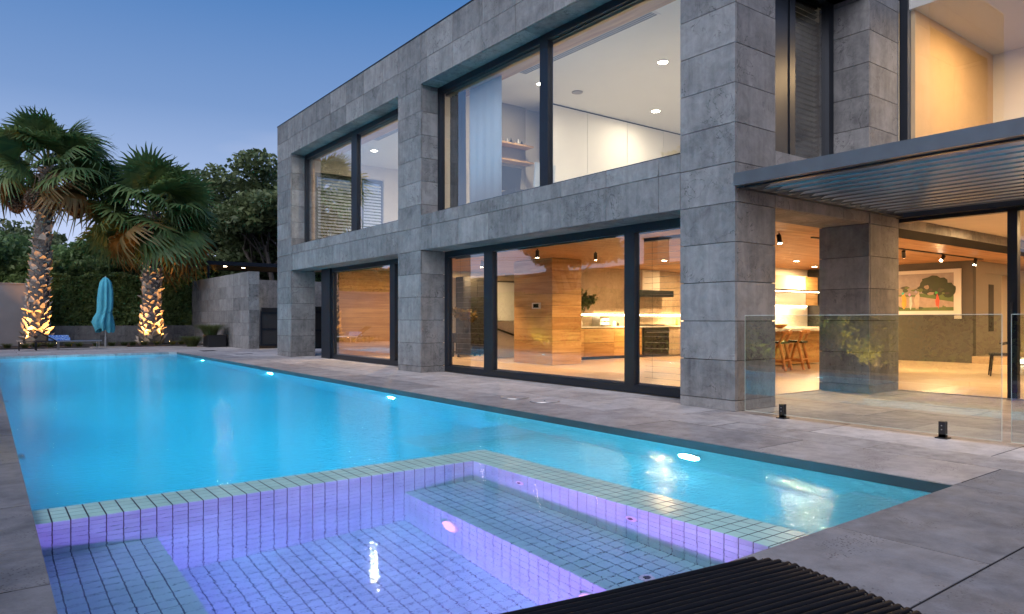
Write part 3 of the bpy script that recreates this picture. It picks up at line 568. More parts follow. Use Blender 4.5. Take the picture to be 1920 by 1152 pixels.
# hall: dark doorway, plant on a console, mirror, white stair wall with handrail
T('stair_wall', 'low white stair wall behind the cedar block', 'wall', [('panel', MB().box((12.35,17.3,.012),(15.5,17.4,1.12)), 'white'), ('handrail', MB().tube([(12.4,17.25,.90),(15.3,17.25,-.0)], .03), 'black')])
wallp((11.3,19.5,.012),(17,19.6,2.76),M['plaster']); wallp((11.3,19.6,.012),(11.4,20.95,2.76),M['plaster'])
T('wall_mirror', 'tall pale mirror in a thin black frame on the hall wall', 'mirror', [('frame', MB().box((13.9,19.44,1.08),(14.95,19.49,2.5)), 'black'), ('mirror_glass', MB().box((13.95,19.425,1.13),(14.9,19.44,2.45)), 'curtain')])
T('hall_cabinet', 'tall dark cabinet behind the narrow pane of the kitchen window', 'cabinet', [('body', MB().box((12.35,19.0,.05),(13.4,19.45,2.55)), 'darkwall'), ('door', MB().box((12.38,18.98,.1),(12.86,19.0,2.5)), 'black'), ('door', MB().box((12.89,18.98,.1),(13.37,19.0,2.5)), 'black')])
T('console_table', 'low dark console table under the flower vase', 'table', [('tabletop', MB().box((11.7,18.3,.70),(12.6,18.7,.75)), 'black'), ('drawer', MB().box((11.8,18.32,.45),(12.5,18.68,.695)), 'darkwall'), ('shelf', MB().box((11.8,18.32,.14),(12.5,18.68,.18)), 'black')]+[('leg', MB().box((x,y,.012),(x+.05,y+.05,.70)), 'black') for x in (11.72,12.53) for y in (18.32,18.63)])
def plant(name, label, loc, h, r, n, ls, mat, pot='darkwall', potr=.09, poth=.18, cat='plant', seed=1):
    rr = np.random.default_rng(seed); o = thing(name, label, cat, loc)
    MB().lathe((0,0,0), [(potr*.7,0),(potr,poth*.5),(potr*.75,poth)]).build('vase', M[pot], o, True)
    st = MB(); P = []
    for k in range(9):
        a = rr.uniform(0, 6.28); e = Vector((math.cos(a)*r*rr.uniform(.4,1), math.sin(a)*r*rr.uniform(.4,1), poth+h*rr.uniform(.6,1))); m_ = Vector((e.x*.35, e.y*.35, poth+(e.z-poth)*.55))
        st.tube([(0,0,poth*.9), m_, e], [.006,.005,.003], 5)
        for q in range(n//9): f = rr.uniform(.35,1); p = (m_*(1-f)+e*f) if f > .5 else m_.lerp(e, f); P.append(tuple(p+Vector(rr.normal(size=3)*ls*.6)))
    st.build('stem', M['treebark'], o); leaves(np.array(P), ls, M[mat], 'leaves', o, rs=rr); return o
plant('flower_vase', 'dark vase of pale blossom branches on the console table', (12.15,18.5,.752), .6, .55, 900, .075, 'palmdry', seed=3)
# kitchen on the far side
kb = thing('kitchen_bench', 'cedar fronted kitchen bench with white top under glowing splashback', 'kitchen bench')
for i in range(3):
    for k in range(2): cbox('drawer', (12.62+1.2*i+.0,14.88,.1+.41*k), (12.62+1.2*i+1.19,14.9,.1+.41*k+.40), M['cedarx'], kb)
MB().box((12.62,14.9,.1),(16.3,15.5,.93)).box((12.62,14.95,.012),(16.3,15.5,.1)).build('carcass', M['darkwall'], kb); MB().box((12.62,14.86,.935),(19.6,15.5,.975)).build('benchtop', M['counter'], kb)
MB().box((17.5,14.9,.05),(19.6,15.5,.93)).build('stone_front', M['travert'], kb)
wallp((12.6,15.52,.0),(20,15.6,2.76),M['travert']); MB().box((12.7,15.5,1.30),(19.6,15.515,1.34)).build('led_strip', M['led'], kb); MB().box((12.62,15.3,1.345),(19.6,15.5,1.38)).build('led_shelf', M['travert'], kb)
area_lamp('lamp', (15.5,15.2,1.28), 60, WARM, 1.6, kb, (0,.4,-1)); area_lamp('lamp', (18.3,15.2,1.28), 40, WARM, 1.2, kb, (0,.4,-1))
T('oven', 'black glass oven with steel handle in the kitchen bench', 'oven', [('door', MB().box((16.32,14.88,.2),(17.48,14.9,.90)), 'oven'), ('handle', MB().tube([(16.4,14.84,.78),(17.4,14.84,.78)], .012), 'steel'), ('body', MB().box((16.32,14.9,.1),(17.48,15.5,.93)), 'darkwall')])
T('cooktop', 'long black gas cooktop on the kitchen bench above the oven', 'cooktop', [('plate', MB().box((16.2,15.0,.976),(17.7,15.4,.985)), 'black')]+[('pan_support', MB().box((16.3+.45*i,15.05,.986),(16.6+.45*i,15.35,1.02)), 'black') for i in range(3)])
T('range_hood', 'blocky dark range hood over the cooktop', 'range hood', [('canopy', MB().box((16.1,15.05,1.9),(17.9,15.5,2.1)), 'frame'), ('flue', MB().box((16.6,15.2,2.1),(17.4,15.5,2.75)), 'white')])
plant('branch_vase', 'small vase with dark twiggy branches on the kitchen bench', (13.95,15.2,.977), 1.0, .55, 420, .085, 'tree', 'white', .07, .16, seed=5)
T('coffee_machine', 'chrome coffee machine on the kitchen bench', 'coffee machine', [('body', MB().box((14.6,15.05,.977),(14.98,15.4,1.27)), 'steel'), ('drip_tray', MB().box((14.62,14.95,.977),(14.96,15.05,1.01)), 'black'), ('portafilter', MB().tube([(14.72,15.02,1.13),(14.72,14.92,1.11)], .014).tube([(14.86,15.02,1.13),(14.86,14.92,1.11)], .014), 'black'), ('cup_rail', MB().tube([(14.62,15.07,1.3),(14.96,15.07,1.3)], .008), 'steel')])
# island, stools, rear kitchen
isl = T('kitchen_island', 'white topped kitchen island behind the timber stools', 'kitchen island', [('top', MB().box((14.2,9.5,.90),(18.0,10.6,.96)), 'counter'), ('front_panel', MB().box((14.4,9.95,.05),(17.9,10.5,.90)), 'cedarx')])
T('kitchen_tap', 'black spring neck tap on the kitchen island', 'tap', [('base', MB().lathe((15.0,9.9,.96), [(.03,0),(.03,.02),(.016,.03),(.016,.25)]), 'black'), ('neck', MB().tube([(15.0+.11-.11*math.cos(a),9.9,1.2+.11*math.sin(a)) for a in [math.pi*k/10 for k in range(11)]]+[(15.22,9.9,1.1)], .012), 'black')])
def stool(x, y, label):
    o = thing('bar_stool', label, 'bar stool', (x,y,.012), .25, 'timber bar stools at the island')
    for sx in (-1,1):
        MB().tube([(sx*.22,-.24,0),(sx*.19,-.10,.62),(sx*.20,-.22,.88)], [.032,.042,.030], 8).build('leg', M['oak'], o)
        MB().tube([(sx*.22,.24,0),(sx*.18,.05,.60)], [.030,.042], 8).build('leg', M['oak'], o)
        MB().tube([(sx*.215,-.22,.2),(sx*.205,.22,.22)], .022, 8).build('rail', M['oak'], o)
    MB().tube([(-.21,-.2,.24),(.21,-.2,.24)], .016, 8).build('foot_rail', M['oak'], o)
    MB().obox((0,0,.65),(.22,0,0),(0,.2,.01),(0,0,.022)).build('seat', M['black'], o)
    MB().tube([(-.22,-.16,.87),(-.12,-.24,.885),(.12,-.24,.885),(.22,-.16,.87)], [.040,.052,.052,.040], 8).build('backrest', M['oak'], o); return o
stool(14.65, 9.25, 'timber bar stool nearest the corner pillar'); stool(15.4, 9.25, 'timber bar stool half hidden by the second pillar')
rk = T('rear_kitchen', 'pale rear kitchen cupboards with glowing shelf and splashback', 'kitchen cupboard', [('benchtop', MB().box((17.6,11.7,.92),(21.0,12.25,.96)), 'counter'), ('base_cupboard', MB().box((17.6,11.75,.05),(21.0,12.25,.92)), 'white'), ('splashback', MB().box((17.6,12.22,.96),(21.0,12.25,1.6)), 'counter'),
   ('upper_cupboard', MB().box((17.6,11.9,1.62),(20.35,12.25,2.5)), 'plaster'), ('timber_door', MB().box((20.36,11.88,1.62),(21.0,12.25,2.5)), 'cedarx'), ('shelf', MB().box((17.6,11.6,2.02),(21.3,11.88,2.07)), 'darkwall'), ('led_strip', MB().box((17.6,12.18,1.585),(20.9,12.2,1.605)), 'led'), ('led_strip', MB().box((17.6,11.62,2.005),(21.3,11.66,2.018)), 'led'), ('tall_panel', MB().box((21.05,11.6,.05),(21.1,12.25,2.7)), 'darkwall')])
area_lamp('lamp', (19.3,11.9,1.57), 45, WARM, 1.2, rk, (0,.3,-1))
wallp((17,12.27,.0),(21.1,12.4,2.76),M['white'])
for i, (x, y, r_, h_, mt_, lb_) in enumerate(((15.35,15.2,.05,.16,'white','white canister beside the coffee machine'),(15.52,15.22,.045,.12,'oven','black canister beside the white one'),(18.3,15.25,.04,.26,'oak','tall timber pepper mill beside the cooktop'),(18.5,15.2,.035,.2,'steel','short steel pepper mill beside the timber one'))):
    tag(MB().lathe((x,y,.976), [(r_,0),(r_,h_*.8),(r_*.55,h_*.88),(r_*.6,h_)], 14).build('canister', M[mt_], None, True), lb_, 'canister', 'canisters on the kitchen bench')
tag(MB().lathe((15.9,10.0,.961), [(.06,0),(.16,.05),(.21,.10),(.20,.10),(.15,.06),(.02,.02)], 20).build('fruit_bowl', M['oak'], None, True), 'shallow timber bowl on the kitchen island', 'bowl')
# art wall, side wall with door and lit step
wallp((21.1,7.57,.0),(21.3,15.5,2.95),M['taupe']); 
for a_, b_ in (((21.3,7.57,0),(21.95,7.7,2.9)),((21.95,7.57,2.45),(23.75,7.7,2.9)),((25.5,7.57,0),(27,7.7,2.9))): wallp(a_, b_, M['taupelight'])
T('hall_door', 'pale inner door with a tall dark glass slot at the end of the living room', 'door', [('leaf', MB().box((21.95,7.6,.22),(23.2,7.65,2.45)), 'taupelight'), ('glass_slot', MB().box((22.25,7.59,.85),(22.6,7.6,2.15)), 'oven')])
MB().box((21.0,6.5,.012),(26.5,7.56,.05)).box((21.0,6.62,.05),(26.5,7.56,.2)).build('inner_step', M['floor'], house); MB().box((21.0,6.58,.06),(26.5,6.61,.14)).build('step_led', M['ledw'], house)
area_lamp('lamp', (22.5,6.4,.12), 8, (.95,1,.85), .6, house, (0,-1,-.4))
# framed picture: a plain generic garden scene
pic = thing('framed_picture', 'large white framed garden picture on the dark wall', 'picture'); XP = 21.06
MB().box((XP,7.84,1.32),(XP+.038,10.3,2.56)).build('frame', M['white'], pic)
def prn(name, pts, col, dx):
    mm = pmat('print_'+name, col, .5, bump=0, var=.25, scale=9); MB().ngon([(XP-dx, y, z) for y, z in pts]).build(name, mm, pic)
def ell(cy_, cz, a, b, n=14, j=0): return [(cy_+a*math.cos(t_)*(1+random.uniform(-j,j)), cz+b*math.sin(t_)*(1+random.uniform(-j,j))) for t_ in [2*math.pi*k/n for k in range(n)]]
prn('sky_print', [(8.02,1.42),(10.2,1.42),(10.2,2.46),(8.02,2.46)], (.34,.30,.30), .002)
prn('lawn_print', [(8.02,1.42),(10.2,1.42),(10.2,1.95),(8.02,1.88)], (.10,.16,.05), .004); prn('path_print', [(8.02,1.52),(10.2,1.50),(10.2,1.86),(8.9,1.82),(8.02,1.66)], (.40,.31,.26), .006)
prn('house_print', [(8.9,1.86),(10.2,1.9),(10.2,2.12),(8.9,2.06)], (.30,.25,.22), .008); prn('tree_print', ell(8.5,2.12,.42,.26,22,.18), (.03,.045,.02), .010); prn('tree_print', ell(8.15,2.0,.2,.2,16,.15), (.025,.04,.018), .011)
for q in range(26): yy = random.uniform(8.1,10.1); prn('garden_print', ell(yy, random.choice((1.9,2.0,2.08,1.5)), random.uniform(.04,.12), random.uniform(.02,.06), 10, .3), random.choice(((.05,.08,.03),(.12,.16,.05),(.35,.26,.2),(.06,.05,.04),(.55,.4,.3))), .0115+.00002*q)
for i, (cy_, c_, h_) in enumerate(((8.42,(.65,.10,.06),.26),(8.95,(.55,.45,.36),.30),(9.12,(.50,.62,.58),.22),(9.3,(.70,.35,.05),.26),(9.55,(.35,.08,.06),.24),(9.75,(.65,.55,.5),.2))):
    prn('flower_bed_print', ell(cy_,1.58+h_*.45,.045+.02*(i%2),h_*.8,12,.35), c_, .013+.001*i); prn('flower_bed_print', ell(cy_+.03,1.66+h_,.035,.04,10,.2), (c_[2],c_[0]*.6,c_[1]), .020+.001*i)
T('wall_note', 'small white card label under the framed picture', 'card', [('card', MB().box((21.085,7.84,1.2),(21.098,8.02,1.29)), 'white')])
# dining chair and table at the edge of the living room
dc = thing('dining_chair', 'dark dining chair partly behind the fence glass', 'chair', (16.9,5.5,.012), .4)
for sx in (-1,1):
    for sy in (-1,1): MB().tube([(sx*.22,sy*.24,0),(sx*.19,sy*.2,.44)], [.013,.02], 8).build('leg', M['black'], dc)
MB().obox((0,0,.45),(.24,0,0),(0,.24,0),(0,0,.025)).build('seat', M['darkwall'], dc); MB().tube([(-.24,.05,.66),(-.22,-.22,.72),(.22,-.22,.72),(.24,.05,.66)], .016).build('backrest', M['black'], dc)
for sx in (-1,1): MB().tube([(sx*.21,-.2,.45),(sx*.21,-.22,.72)], .013).build('back_post', M['black'], dc)
T('dining_table', 'dark round-edged dining table beyond the sliding door', 'table', [('tabletop', MB().box((17.4,3.3,.72),(19.4,5.0,.75)), 'black'), ('pedestal', MB().box((18.1,3.9,.012),(18.7,4.5,.72)), 'darkwall')])

# ------------------------------------------------------------ upper interior: study
for i in range(5): cbox('cupboard_door', (10.9+1.45*i,13.18,3.46), (10.9+1.45*i+1.435,13.2,6.46), M['white'], house)
wallp((10.9,13.2,3.44),(20,13.35,6.5),M['darkwall']); wallp((16.5,6.35,3.44),(16.6,13.2,6.5),M['white'])
wallp((9.4,13.9,3.44),(10.9,14.0,6.5),M['taupelight'])
sh_ = T('wall_shelves', 'two timber shelves on the study wall behind the curtain', 'shelf', [('shelf', MB().box((9.75,13.55,5.42),(10.88,13.88,5.46)), 'cedarx'), ('shelf', MB().box((9.75,13.55,5.02),(10.88,13.88,5.06)), 'cedarx')])
for k in range(9):
    h_ = random.uniform(.06,.16); x = 9.85+.11*k
    o = MB().lathe((x,13.7,5.462), [(.025,0),(.028,h_*.6),(.012,h_*.75),(.012,h_)], 10).build('bottle', M[('white','oven','travert')[k%3]], None, True); tag(o, ('small white','black','tan','round white','slim black','pale tan','squat white','glossy black','far tan')[k]+' ornament bottle on the upper study shelf', 'bottle', 'ornaments on the study shelf')
def drape(name, label, x, y0, y1, z0, z1, mat, amp=.04, wl=.13):
    v, f = [], []; n = int((y1-y0)/.015); 
    for i in range(n+1):
        y = y0+(y1-y0)*i/n
        for z, k in ((z0,1.25),((z0+z1)/2,1),(z1,.8)): v.append((x+amp*k*math.sin(y/wl*6.28+.6*math.sin(y*3)), y, z))
    for i in range(n):
        for j in range(2): a = i*3+j; f.append((a,a+3,a+4,a+1))
    mb = MB(); mb.v = v; mb.f = f; o = thing(name, label, 'curtain'); c = mb.build('cloth', M[mat], o, True)
    md = c.modifiers.new('thick', 'SOLIDIFY'); md.thickness = .004
    MB().tube([(x,y0-.05,z1+.03),(x,y1+.05,z1+.03)], .014).build('rail', M['black'], o); return o
drape('curtain', 'pale blue sheer curtain drawn to the side of the study window', 8.55, 11.7, 12.9, 3.5, 6.3, 'curtain', .007, .30)
drape('curtain', 'dark drape at the far edge of the study window', 8.5, 12.95, 13.6, 3.5, 6.3, 'curtaind')
def study_chair(x, y, label, mat):
    o = thing('study_chair', label, 'chair', (x,y,3.44), 0, 'chairs in the study')
    MB().obox((0,0,.5),(.28,0,0),(0,.26,0),(0,0,.04)).build('seat', M[mat], o); MB().tube([(0,0,.05),(0,0,.46)], .03).build('post', M['steel'], o)
    MB().obox((0,.27,.86),(.27,0,0),(0,.03,.01),(0,-.03,.26)).build('backrest', M[mat], o); MB().tube([(.3*math.cos(a),.3*math.sin(a),.03) for a in [math.pi/8*k for k in range(17)]], .02).build('base', M['steel'], o); return o
study_chair(9.75, 11.5, 'blue backed study chair beside the mullion', 'curtain'); study_chair(9.35, 12.2, 'rounded dark study chair near the curtain', 'darkwall')
vg = thing('ceiling_vent', 'long slotted air vent in the study ceiling', 'vent', (9.3,10.1,6.495)); MB().box((-.12,-1.9,-.006),(.12,1.9,0)).build('vent_plate', M['white'], vg)
for k in range(3): MB().box((-.085+.06*k,-1.86,-.010),(-.055+.06*k,1.86,-.006)).build('slot', M['darkwall'], vg)
vg2 = thing('ceiling_vent', 'long slotted air vent in the far bedroom ceiling', 'vent', (9.3,17.6,6.495)); MB().box((-.12,-1.5,-.006),(.12,1.5,0)).build('vent_plate', M['white'], vg2)
for k in range(3): MB().box((-.085+.06*k,-1.46,-.010),(-.055+.06*k,1.46,-.006)).build('slot', M['darkwall'], vg2)
T('ceiling_speaker', 'round grey speaker grille flush in the study ceiling', 'speaker', [('grille', MB().lathe((11.1,12.2,6.485), [(.13,0),(.135,.012)]), 'taupelight')])
# orange room over the pergola
M['ochre'] = pmat('ochre_plaster', (.66,.47,.28), .8, var=.06, bump=.05); wallp((12.44,5.32,3.42),(15.8,5.45,6.36),M['ochre']); wallp((15.8,-3.9,3.42),(15.95,5.45,6.36),M['white'])  # white end wall stands in for pale sky mirrored in the pane
drape('curtain', 'dark drape added to darken the narrow upper terrace window', -6.55, 9.6, 10.75, 3.5, 6.4, 'curtaind').rotation_euler = (0,0,-math.pi/2)  # added so the room behind this window stays dark
wallp((10.9,6.75,3.44),(12.2,6.8,6.5),M['taupe'])  # dark screen wall added beside the drape, also hiding the lit room

# ------------------------------------------------------------ pergola with louvres
pg = thing('louvre_pergola', 'grey louvred pergola roof over the terrace opening', 'pergola', (7.65,5.42,2.9)); pg.location = (0,0,0)
MB().box((7.62,-1.4,2.89),(7.72,5.44,3.05)).build('front_beam', M['pergola'], pg); MB().box((12.1,-1.4,2.86),(12.2,5.47,3.06)).build('back_beam', M['frame'], pg)
MB().box((7.72,5.36,2.87),(12.1,5.46,3.0)).build('side_beam', M['frame'], pg); MB().box((7.72,-1.4,2.87),(12.1,-1.3,3.04)).build('side_beam', M['pergola'], pg)
MB().box((7.735,-1.3,2.87),(7.80,5.35,2.90)).build('gutter', M['frame'], pg)
k = 0
while 7.98+.275*k < 12.05:
    x = 7.98+.275*k; a = math.radians(24); MB().obox((x,2.02,2.95),(.135*math.cos(a),0,.135*math.sin(a)),(0,3.31,0),(-.010*math.sin(a),0,.010*math.cos(a))).build('louvre', M['slat'], pg); k += 1

# ------------------------------------------------------------ glass fence
def fpanel(y0, y1, label, sp):
    o = thing('glass_fence_panel', label, 'fence panel', (7.7,(y0+y1)/2,0), 0, 'frameless pool fence'); h = (y1-y0)/2
    MB().box((-.006,-h,.045),(.006,h,1.24)).build('glass_pane', M['glassf'], o)
    for a_, b_ in (((-.0065,-h-.002,.045),(.0065,-h,1.24)),((-.0065,h,.045),(.0065,h+.002,1.24)),((-.0065,-h,1.24),(.0065,h,1.244)),((-.0065,-h,.041),(.0065,h,.045))): MB().box(a_, b_).build('glass_edge', M['edge'], o)
    for s_ in sp:
        y = s_-(y0+y1)/2; q = MB().box((-.032,y-.03,.012),(-.008,y+.03,.17)).box((.008,y-.03,.012),(.032,y+.03,.17)).box((-.032,y-.03,.012),(.032,y+.03,.044)).build('spigot', M['black'], o)
        MB().box((-.055,y-.055,0),(.055,y+.055,.012)).build('foot_plate', M['black'], q)
        for dz in (.09,.13): MB().tube([(-.033,y,dz),(-.036,y,dz)], .006, 8).build('bolt', M['steel'], q)
fpanel(2.52, 5.32, 'clear fence panel reflecting the lit shrub, two black spigots', (4.80,3.03)); fpanel(-.3, 2.44, 'clear fence panel cut by the edge of the view', (1.9,.3))

# ------------------------------------------------------------ foreground rope lounge
CA = Vector((2.09,1.357,.4)); dA = Vector((-.19,-.98,0)).normalized(); dB = Vector((-.985,.17,0)).normalized(); 
rb = thing('rope_lounge', 'black corded outdoor lounge at the near edge of the spa', 'lounge', (CA.x,CA.y,0)); O_ = Vector((CA.x,CA.y,0))
def rp_(a, b, z=.4): p = dA*a+dB*b; return Vector((p.x,p.y,z))
LA, LB = .80, 1.9; R_ = .13; arc = [(R_-R_*math.sin(t_), R_-R_*math.cos(t_)) for t_ in [math.pi/2*k/8 for k in range(9)]]
loop = [rp_(a, b, .392) for a, b in arc[::-1]][::1]
ring = [rp_(LA, 0, .392)]+[rp_(a, b, .392) for a, b in sorted(arc, key=lambda q: -q[0])]+[rp_(0, LB, .392)]
MB().tube(ring, .014, 10).build('frame', M['black'], rb, True); MB().tube([rp_(LA,0,.392),rp_(LA,LB,.392),rp_(0,LB,.392)], .014, 10).build('frame', M['black'], rb, True)
nC = 29
for k in range(nC):
    a = .012+.0268*k; inset = 0 if a > R_ else R_-math.sqrt(max(R_**2-(R_-a)**2,0)); jit = random.uniform(-.002,.002)
    pts = [rp_(a+jit, inset-.012, .385), rp_(a+jit, inset-.006, .408)]+[rp_(a+jit+random.uniform(-.0015,.0015), inset+(LB-inset)*s_/12, .413-.010*math.sin(math.pi*s_/12)+random.uniform(-.001,.001)) for s_ in range(13)]
    MB().tube(pts, .0092, 8).build('cord', M['fabric_black'], rb, True)
    q = rp_(a+jit, inset+.03, .424); MB().tube([q-Vector((0,0,.004)), q+Vector((0,0,.001))], .0022, 8).build('stud', M['steel'], rb)
for a, b in ((.05,.05),(LA-.05,.05),(.05,LB-.05),(LA-.05,LB-.05)): MB().tube([rp_(a,b,0), rp_(a,b,.385)], .014, 10).build('leg', M['black'], rb)
for k in range(3): MB().tube([rp_(.0,.5+.5*k,.375), rp_(LA,.5+.5*k,.375)], .011, 8).build('cross_bar', M['black'], rb)

# ------------------------------------------------------------ far end: walls, gates, cabana
def block_wall(name, label, x0, x1, y0, y1, z1, jx, jz, facey=None, facex=None, mat='stone'):
    o = thing(name, label, 'wall'); MB().box((x0+.03,y0+.03,-.1),(x1,y1,z1-.01)).build('wall_core', M['grout'], o)
    return o
ow = thing('garden_wall', 'tall bluestone garden wall beside the black gate', 'wall'); MB().box((8.43,28.53,-.1),(8.8,38,3.06)).build('wall_core', M['grout'], ow)
for r_ in range(6):
    z0, z1 = .0+r_*.515, min(.515*(r_+1), 3.08); ys = [28.5]+[28.5+1.07*k+.0 for k in range(1,9)]+[38]
    for i in range(len(ys)-1): cbox('stone_slab', (8.4,ys[i]+.003,z0+.003), (8.43,ys[i+1]-.003,z1-.003), M['stone'], ow)
    cbox('stone_slab', (8.43,28.5,z0+.003), (8.82,28.53,z1-.003), M['stone'], ow)
lw = thing('low_block_wall', 'low bluestone block wall behind the loungers and palms', 'wall'); MB().box((2.3,37.53,-.1),(8.4,37.8,.86)).build('wall_core', M['grout'], lw)
for r_ in range(2):
    for k in range(6): cbox('stone_slab', (2.3+1.02*k+.003,37.5,.44*r_+.003-.02), (2.3+1.02*(k+1)-.003,37.53,.44*(r_+1)-.003), M['stone'], lw)
bw = thing('rendered_wall', 'pale mottled garden wall at the left behind the tall palm', 'wall'); MB().box((-6,37.2,-.1),(2.29,37.5,2.70)).build('wall_face', M['render'], bw); MB().box((-6,37.17,2.70),(2.32,37.53,2.75)).build('coping', M['render'], bw)
def gate(x0, x1, y, label):
    o = thing('metal_gate', label, 'gate', (x0,y,0), 0, 'black metal side gates'); w = x1-x0
    MB().box((0,0,.12),(.06,.06,1.5)).build('post', M['frame'], o); MB().box((w-.06,0,.12),(w,.06,1.5)).build('post', M['frame'], o)
    for z in (.12,.75,1.40): MB().box((.06,.0,z),(w-.06,.06,z+.07)).build('rail', M['frame'], o)
    for z0, z1 in ((.19,.75),(.82,1.40)): MB().box((.06,.02,z0),(w-.06,.04,z1)).build('mesh_panel', M['darkwall'], o)
    MB().box((.03,-.01,1.47),(w,.05,1.64)).build('top_box', M['black'], o)
gate(8.83, 10.6, 28.35, 'black metal gate between garden wall and house'); gate(9.28, 10.6, 24.5, 'black metal gate seen past the far house pillar')
cbn = thing('cabana_roof', 'flat black roofed cabana with timber underside and posts', 'cabana')
MB().box((8.5,35.3,3.78),(14.5,35.4,3.96)).box((8.5,35.4,3.78),(8.6,39.4,3.96)).box((14.4,35.4,3.78),(14.5,39.4,3.96)).box((8.6,39.3,3.78),(14.4,39.4,3.96)).box((8.6,35.4,3.90),(14.4,39.3,3.94)).build('roof', M['frame'], cbn)
for k in range(19): cbox('board', (8.6,35.41+.205*k,3.81), (14.4,35.41+.205*k+.195,3.83), M['board'], cbn)
for x, y in ((8.52,35.32),(8.52,39.28),(14.3,35.32)): MB().box((x,y,3.08 if x < 9 else 0),(x+.09,y+.09,3.78)).build('post', M['frame'], cbn)
for x, y, lb_ in ((9.6,36.4,'cabana downlight nearer the pool'),(10.6,36.8,'cabana downlight farther from the pool')): downlight(x, y, 3.808, 24, WARM, lb_, size=.09, lamp=.3)
# side yard behind the gates
sy = thing('yard_wall', 'lit stone wall in the side yard behind the gates', 'wall'); MB().box((9.9,33.0,-.1),(16,33.2,3.0)).build('wall_face', M['stone'], sy); MB().box((9.55,32.9,-.1),(9.85,33.2,3.0)).build('lit_post', M['plaster'], sy)
o = thing('wall_lantern', 'warm wall lantern on the side yard wall', 'lantern', (9.7,32.6,2.0)); MB().box((-.05,.2,-.1),(.05,.3,.1)).build('bracket', M['black'], o); MB().tube([(0,.15,-.1),(0,.15,.1)], .035, 12).build('glass', M['lampw'], o); area_lamp('lamp', (0,-.05,0), 24, WARM, .12, o, (.1,-1,-.2))

# ------------------------------------------------------------ umbrella, lounger, planter
um = thing('closed_umbrella', 'closed teal canvas umbrella on a steel pole', 'umbrella', (4.08,33.6,0)); v = []; f = []; n = 48
prof = [(.03,2.93),(.10,2.88),(.19,2.72),(.235,2.4),(.25,2.0),(.245,1.65),(.235,1.45),(.30,1.25),(.335,1.05),(.31,.85),(.27,.70)]
for i, (r, z) in enumerate(prof):
    for j in range(n):
        a = 2*math.pi*j/n; pl = 1+(.16+.012*i)*math.sin(8*a+.35*i)+.07*math.sin(3*a+i*.9); ox = -.10*max(0,(i-5))/3 if 5 < i < 9 else (-.04 if i >= 9 else 0)
        v.append((r*pl*math.cos(a)+ox+.0, r*pl*math.sin(a), z+.05*math.sin(8*a+1)*(i > 6)+(.06*math.sin(2*a) if i > 8 else 0)))
for i in range(len(prof)-1):
    for j in range(n): a = i*n+j; b_ = i*n+(j+1)%n; f.append((a,b_,b_+n,a+n))
mb = MB(); mb.v = v; mb.f = f; mb.build('canopy', M['teal'], um, True); MB().tube([(.26*math.cos(a),.26*math.sin(a),1.47) for a in [math.pi/12*k for k in range(25)]], .014).build('strap', M['teal'], um)
MB().tube([(0,0,.03),(0,0,2.97)], .028, 12).build('pole', M['steel'], um); MB().tube([(0,0,.04),(0,0,.45)], .05, 12).build('sleeve', M['steel'], um); MB().box((-.55,-.4,0),(.75,.4,.035)).build('base_plate', M['taupelight'], um)
lg = thing('sun_lounger', 'black sling sun lounger with raised back in front of the tall palm', 'sun lounger', (1.7,32.2,0), .0)
for sy_ in (-.32,.32):
    MB().tube([(.55,sy_,.34),(2.05,sy_,.34)], .022).build('side_rail', M['steel'], lg); MB().tube([(.55,sy_,.34),(-.18,sy_,.80)], .02).build('back_rail', M['black'], lg)
    for x in (.62,1.95,-.1): MB().tube([(x,sy_,0),(x,sy_,.34)], .018).build('leg', M['steel' if x > 0 else 'black'], lg)
    MB().tube([(-.1,sy_,.34),(.6,sy_,.34)], .018).build('side_rail', M['black'], lg)
MB().obox((1.3,0,.355),(.75,0,0),(0,.31,0),(0,0,.012)).build('seat_sling', M['darkwall'], lg); MB().obox((.185,0,.58),(.37,0,-.23),(0,.31,0),(.007,0,.01)).build('back_sling', M['darkwall'], lg)
st = T('side_table', 'low open black metal side table beside the sun lounger', 'side table', [('top', MB().box((1.05,31.9,.33),(1.65,32.4,.345)), 'black')]+[('leg', MB().tube([(x,y,0),(x,y,.33)], .014), 'black') for x in (1.08,1.62) for y in (31.93,32.37)])
tw = thing('folded_towel', 'folded blue and white patterned towel on the sun lounger', 'towel', (2.35,32.15,.37))
m, t, b = new_mat('towel_print'); M['towelp'] = m; g = nd(t,'ShaderNodeNewGeometry'); vo = nd(t,'ShaderNodeTexVoronoi'); vo.inputs['Scale'].default_value = 9; t.links.new(g.outputs['Position'], vo.inputs[0])
wv = mathn(t,'GREATER_THAN', mathn(t,'SINE', mathn(t,'MULTIPLY', vo.outputs['Distance'], 26)), .25); mx = nd(t,'ShaderNodeMix',data_type='RGBA'); mx.inputs[6].default_value = (.03,.15,.62,1); mx.inputs[7].default_value = (.45,.65,.85,1); t.links.new(wv, mx.inputs[0]); t.links.new(mx.outputs[2], b.inputs['Base Color']); b.inputs['Roughness'].default_value = .95
MB().obox((0,0,.05),(.34,0,0),(0,.24,0),(0,0,.05)).build('lower_fold', M['towelp'], tw); MB().obox((-.02,0,.15),(.31,0,.0),(0,.22,0),(0,0,.045)).build('upper_fold', M['towelp'], tw)
pb = thing('planter_box', 'black square planter box at the foot of the garden wall', 'planter', (7.85,31.6,0)); MB().box((-.30,-.4,0),(.42,.45,.50)).build('box', M['black'], pb); MB().box((-.27,-.37,.50),(.39,.42,.506)).build('soil', M['soil'], pb)
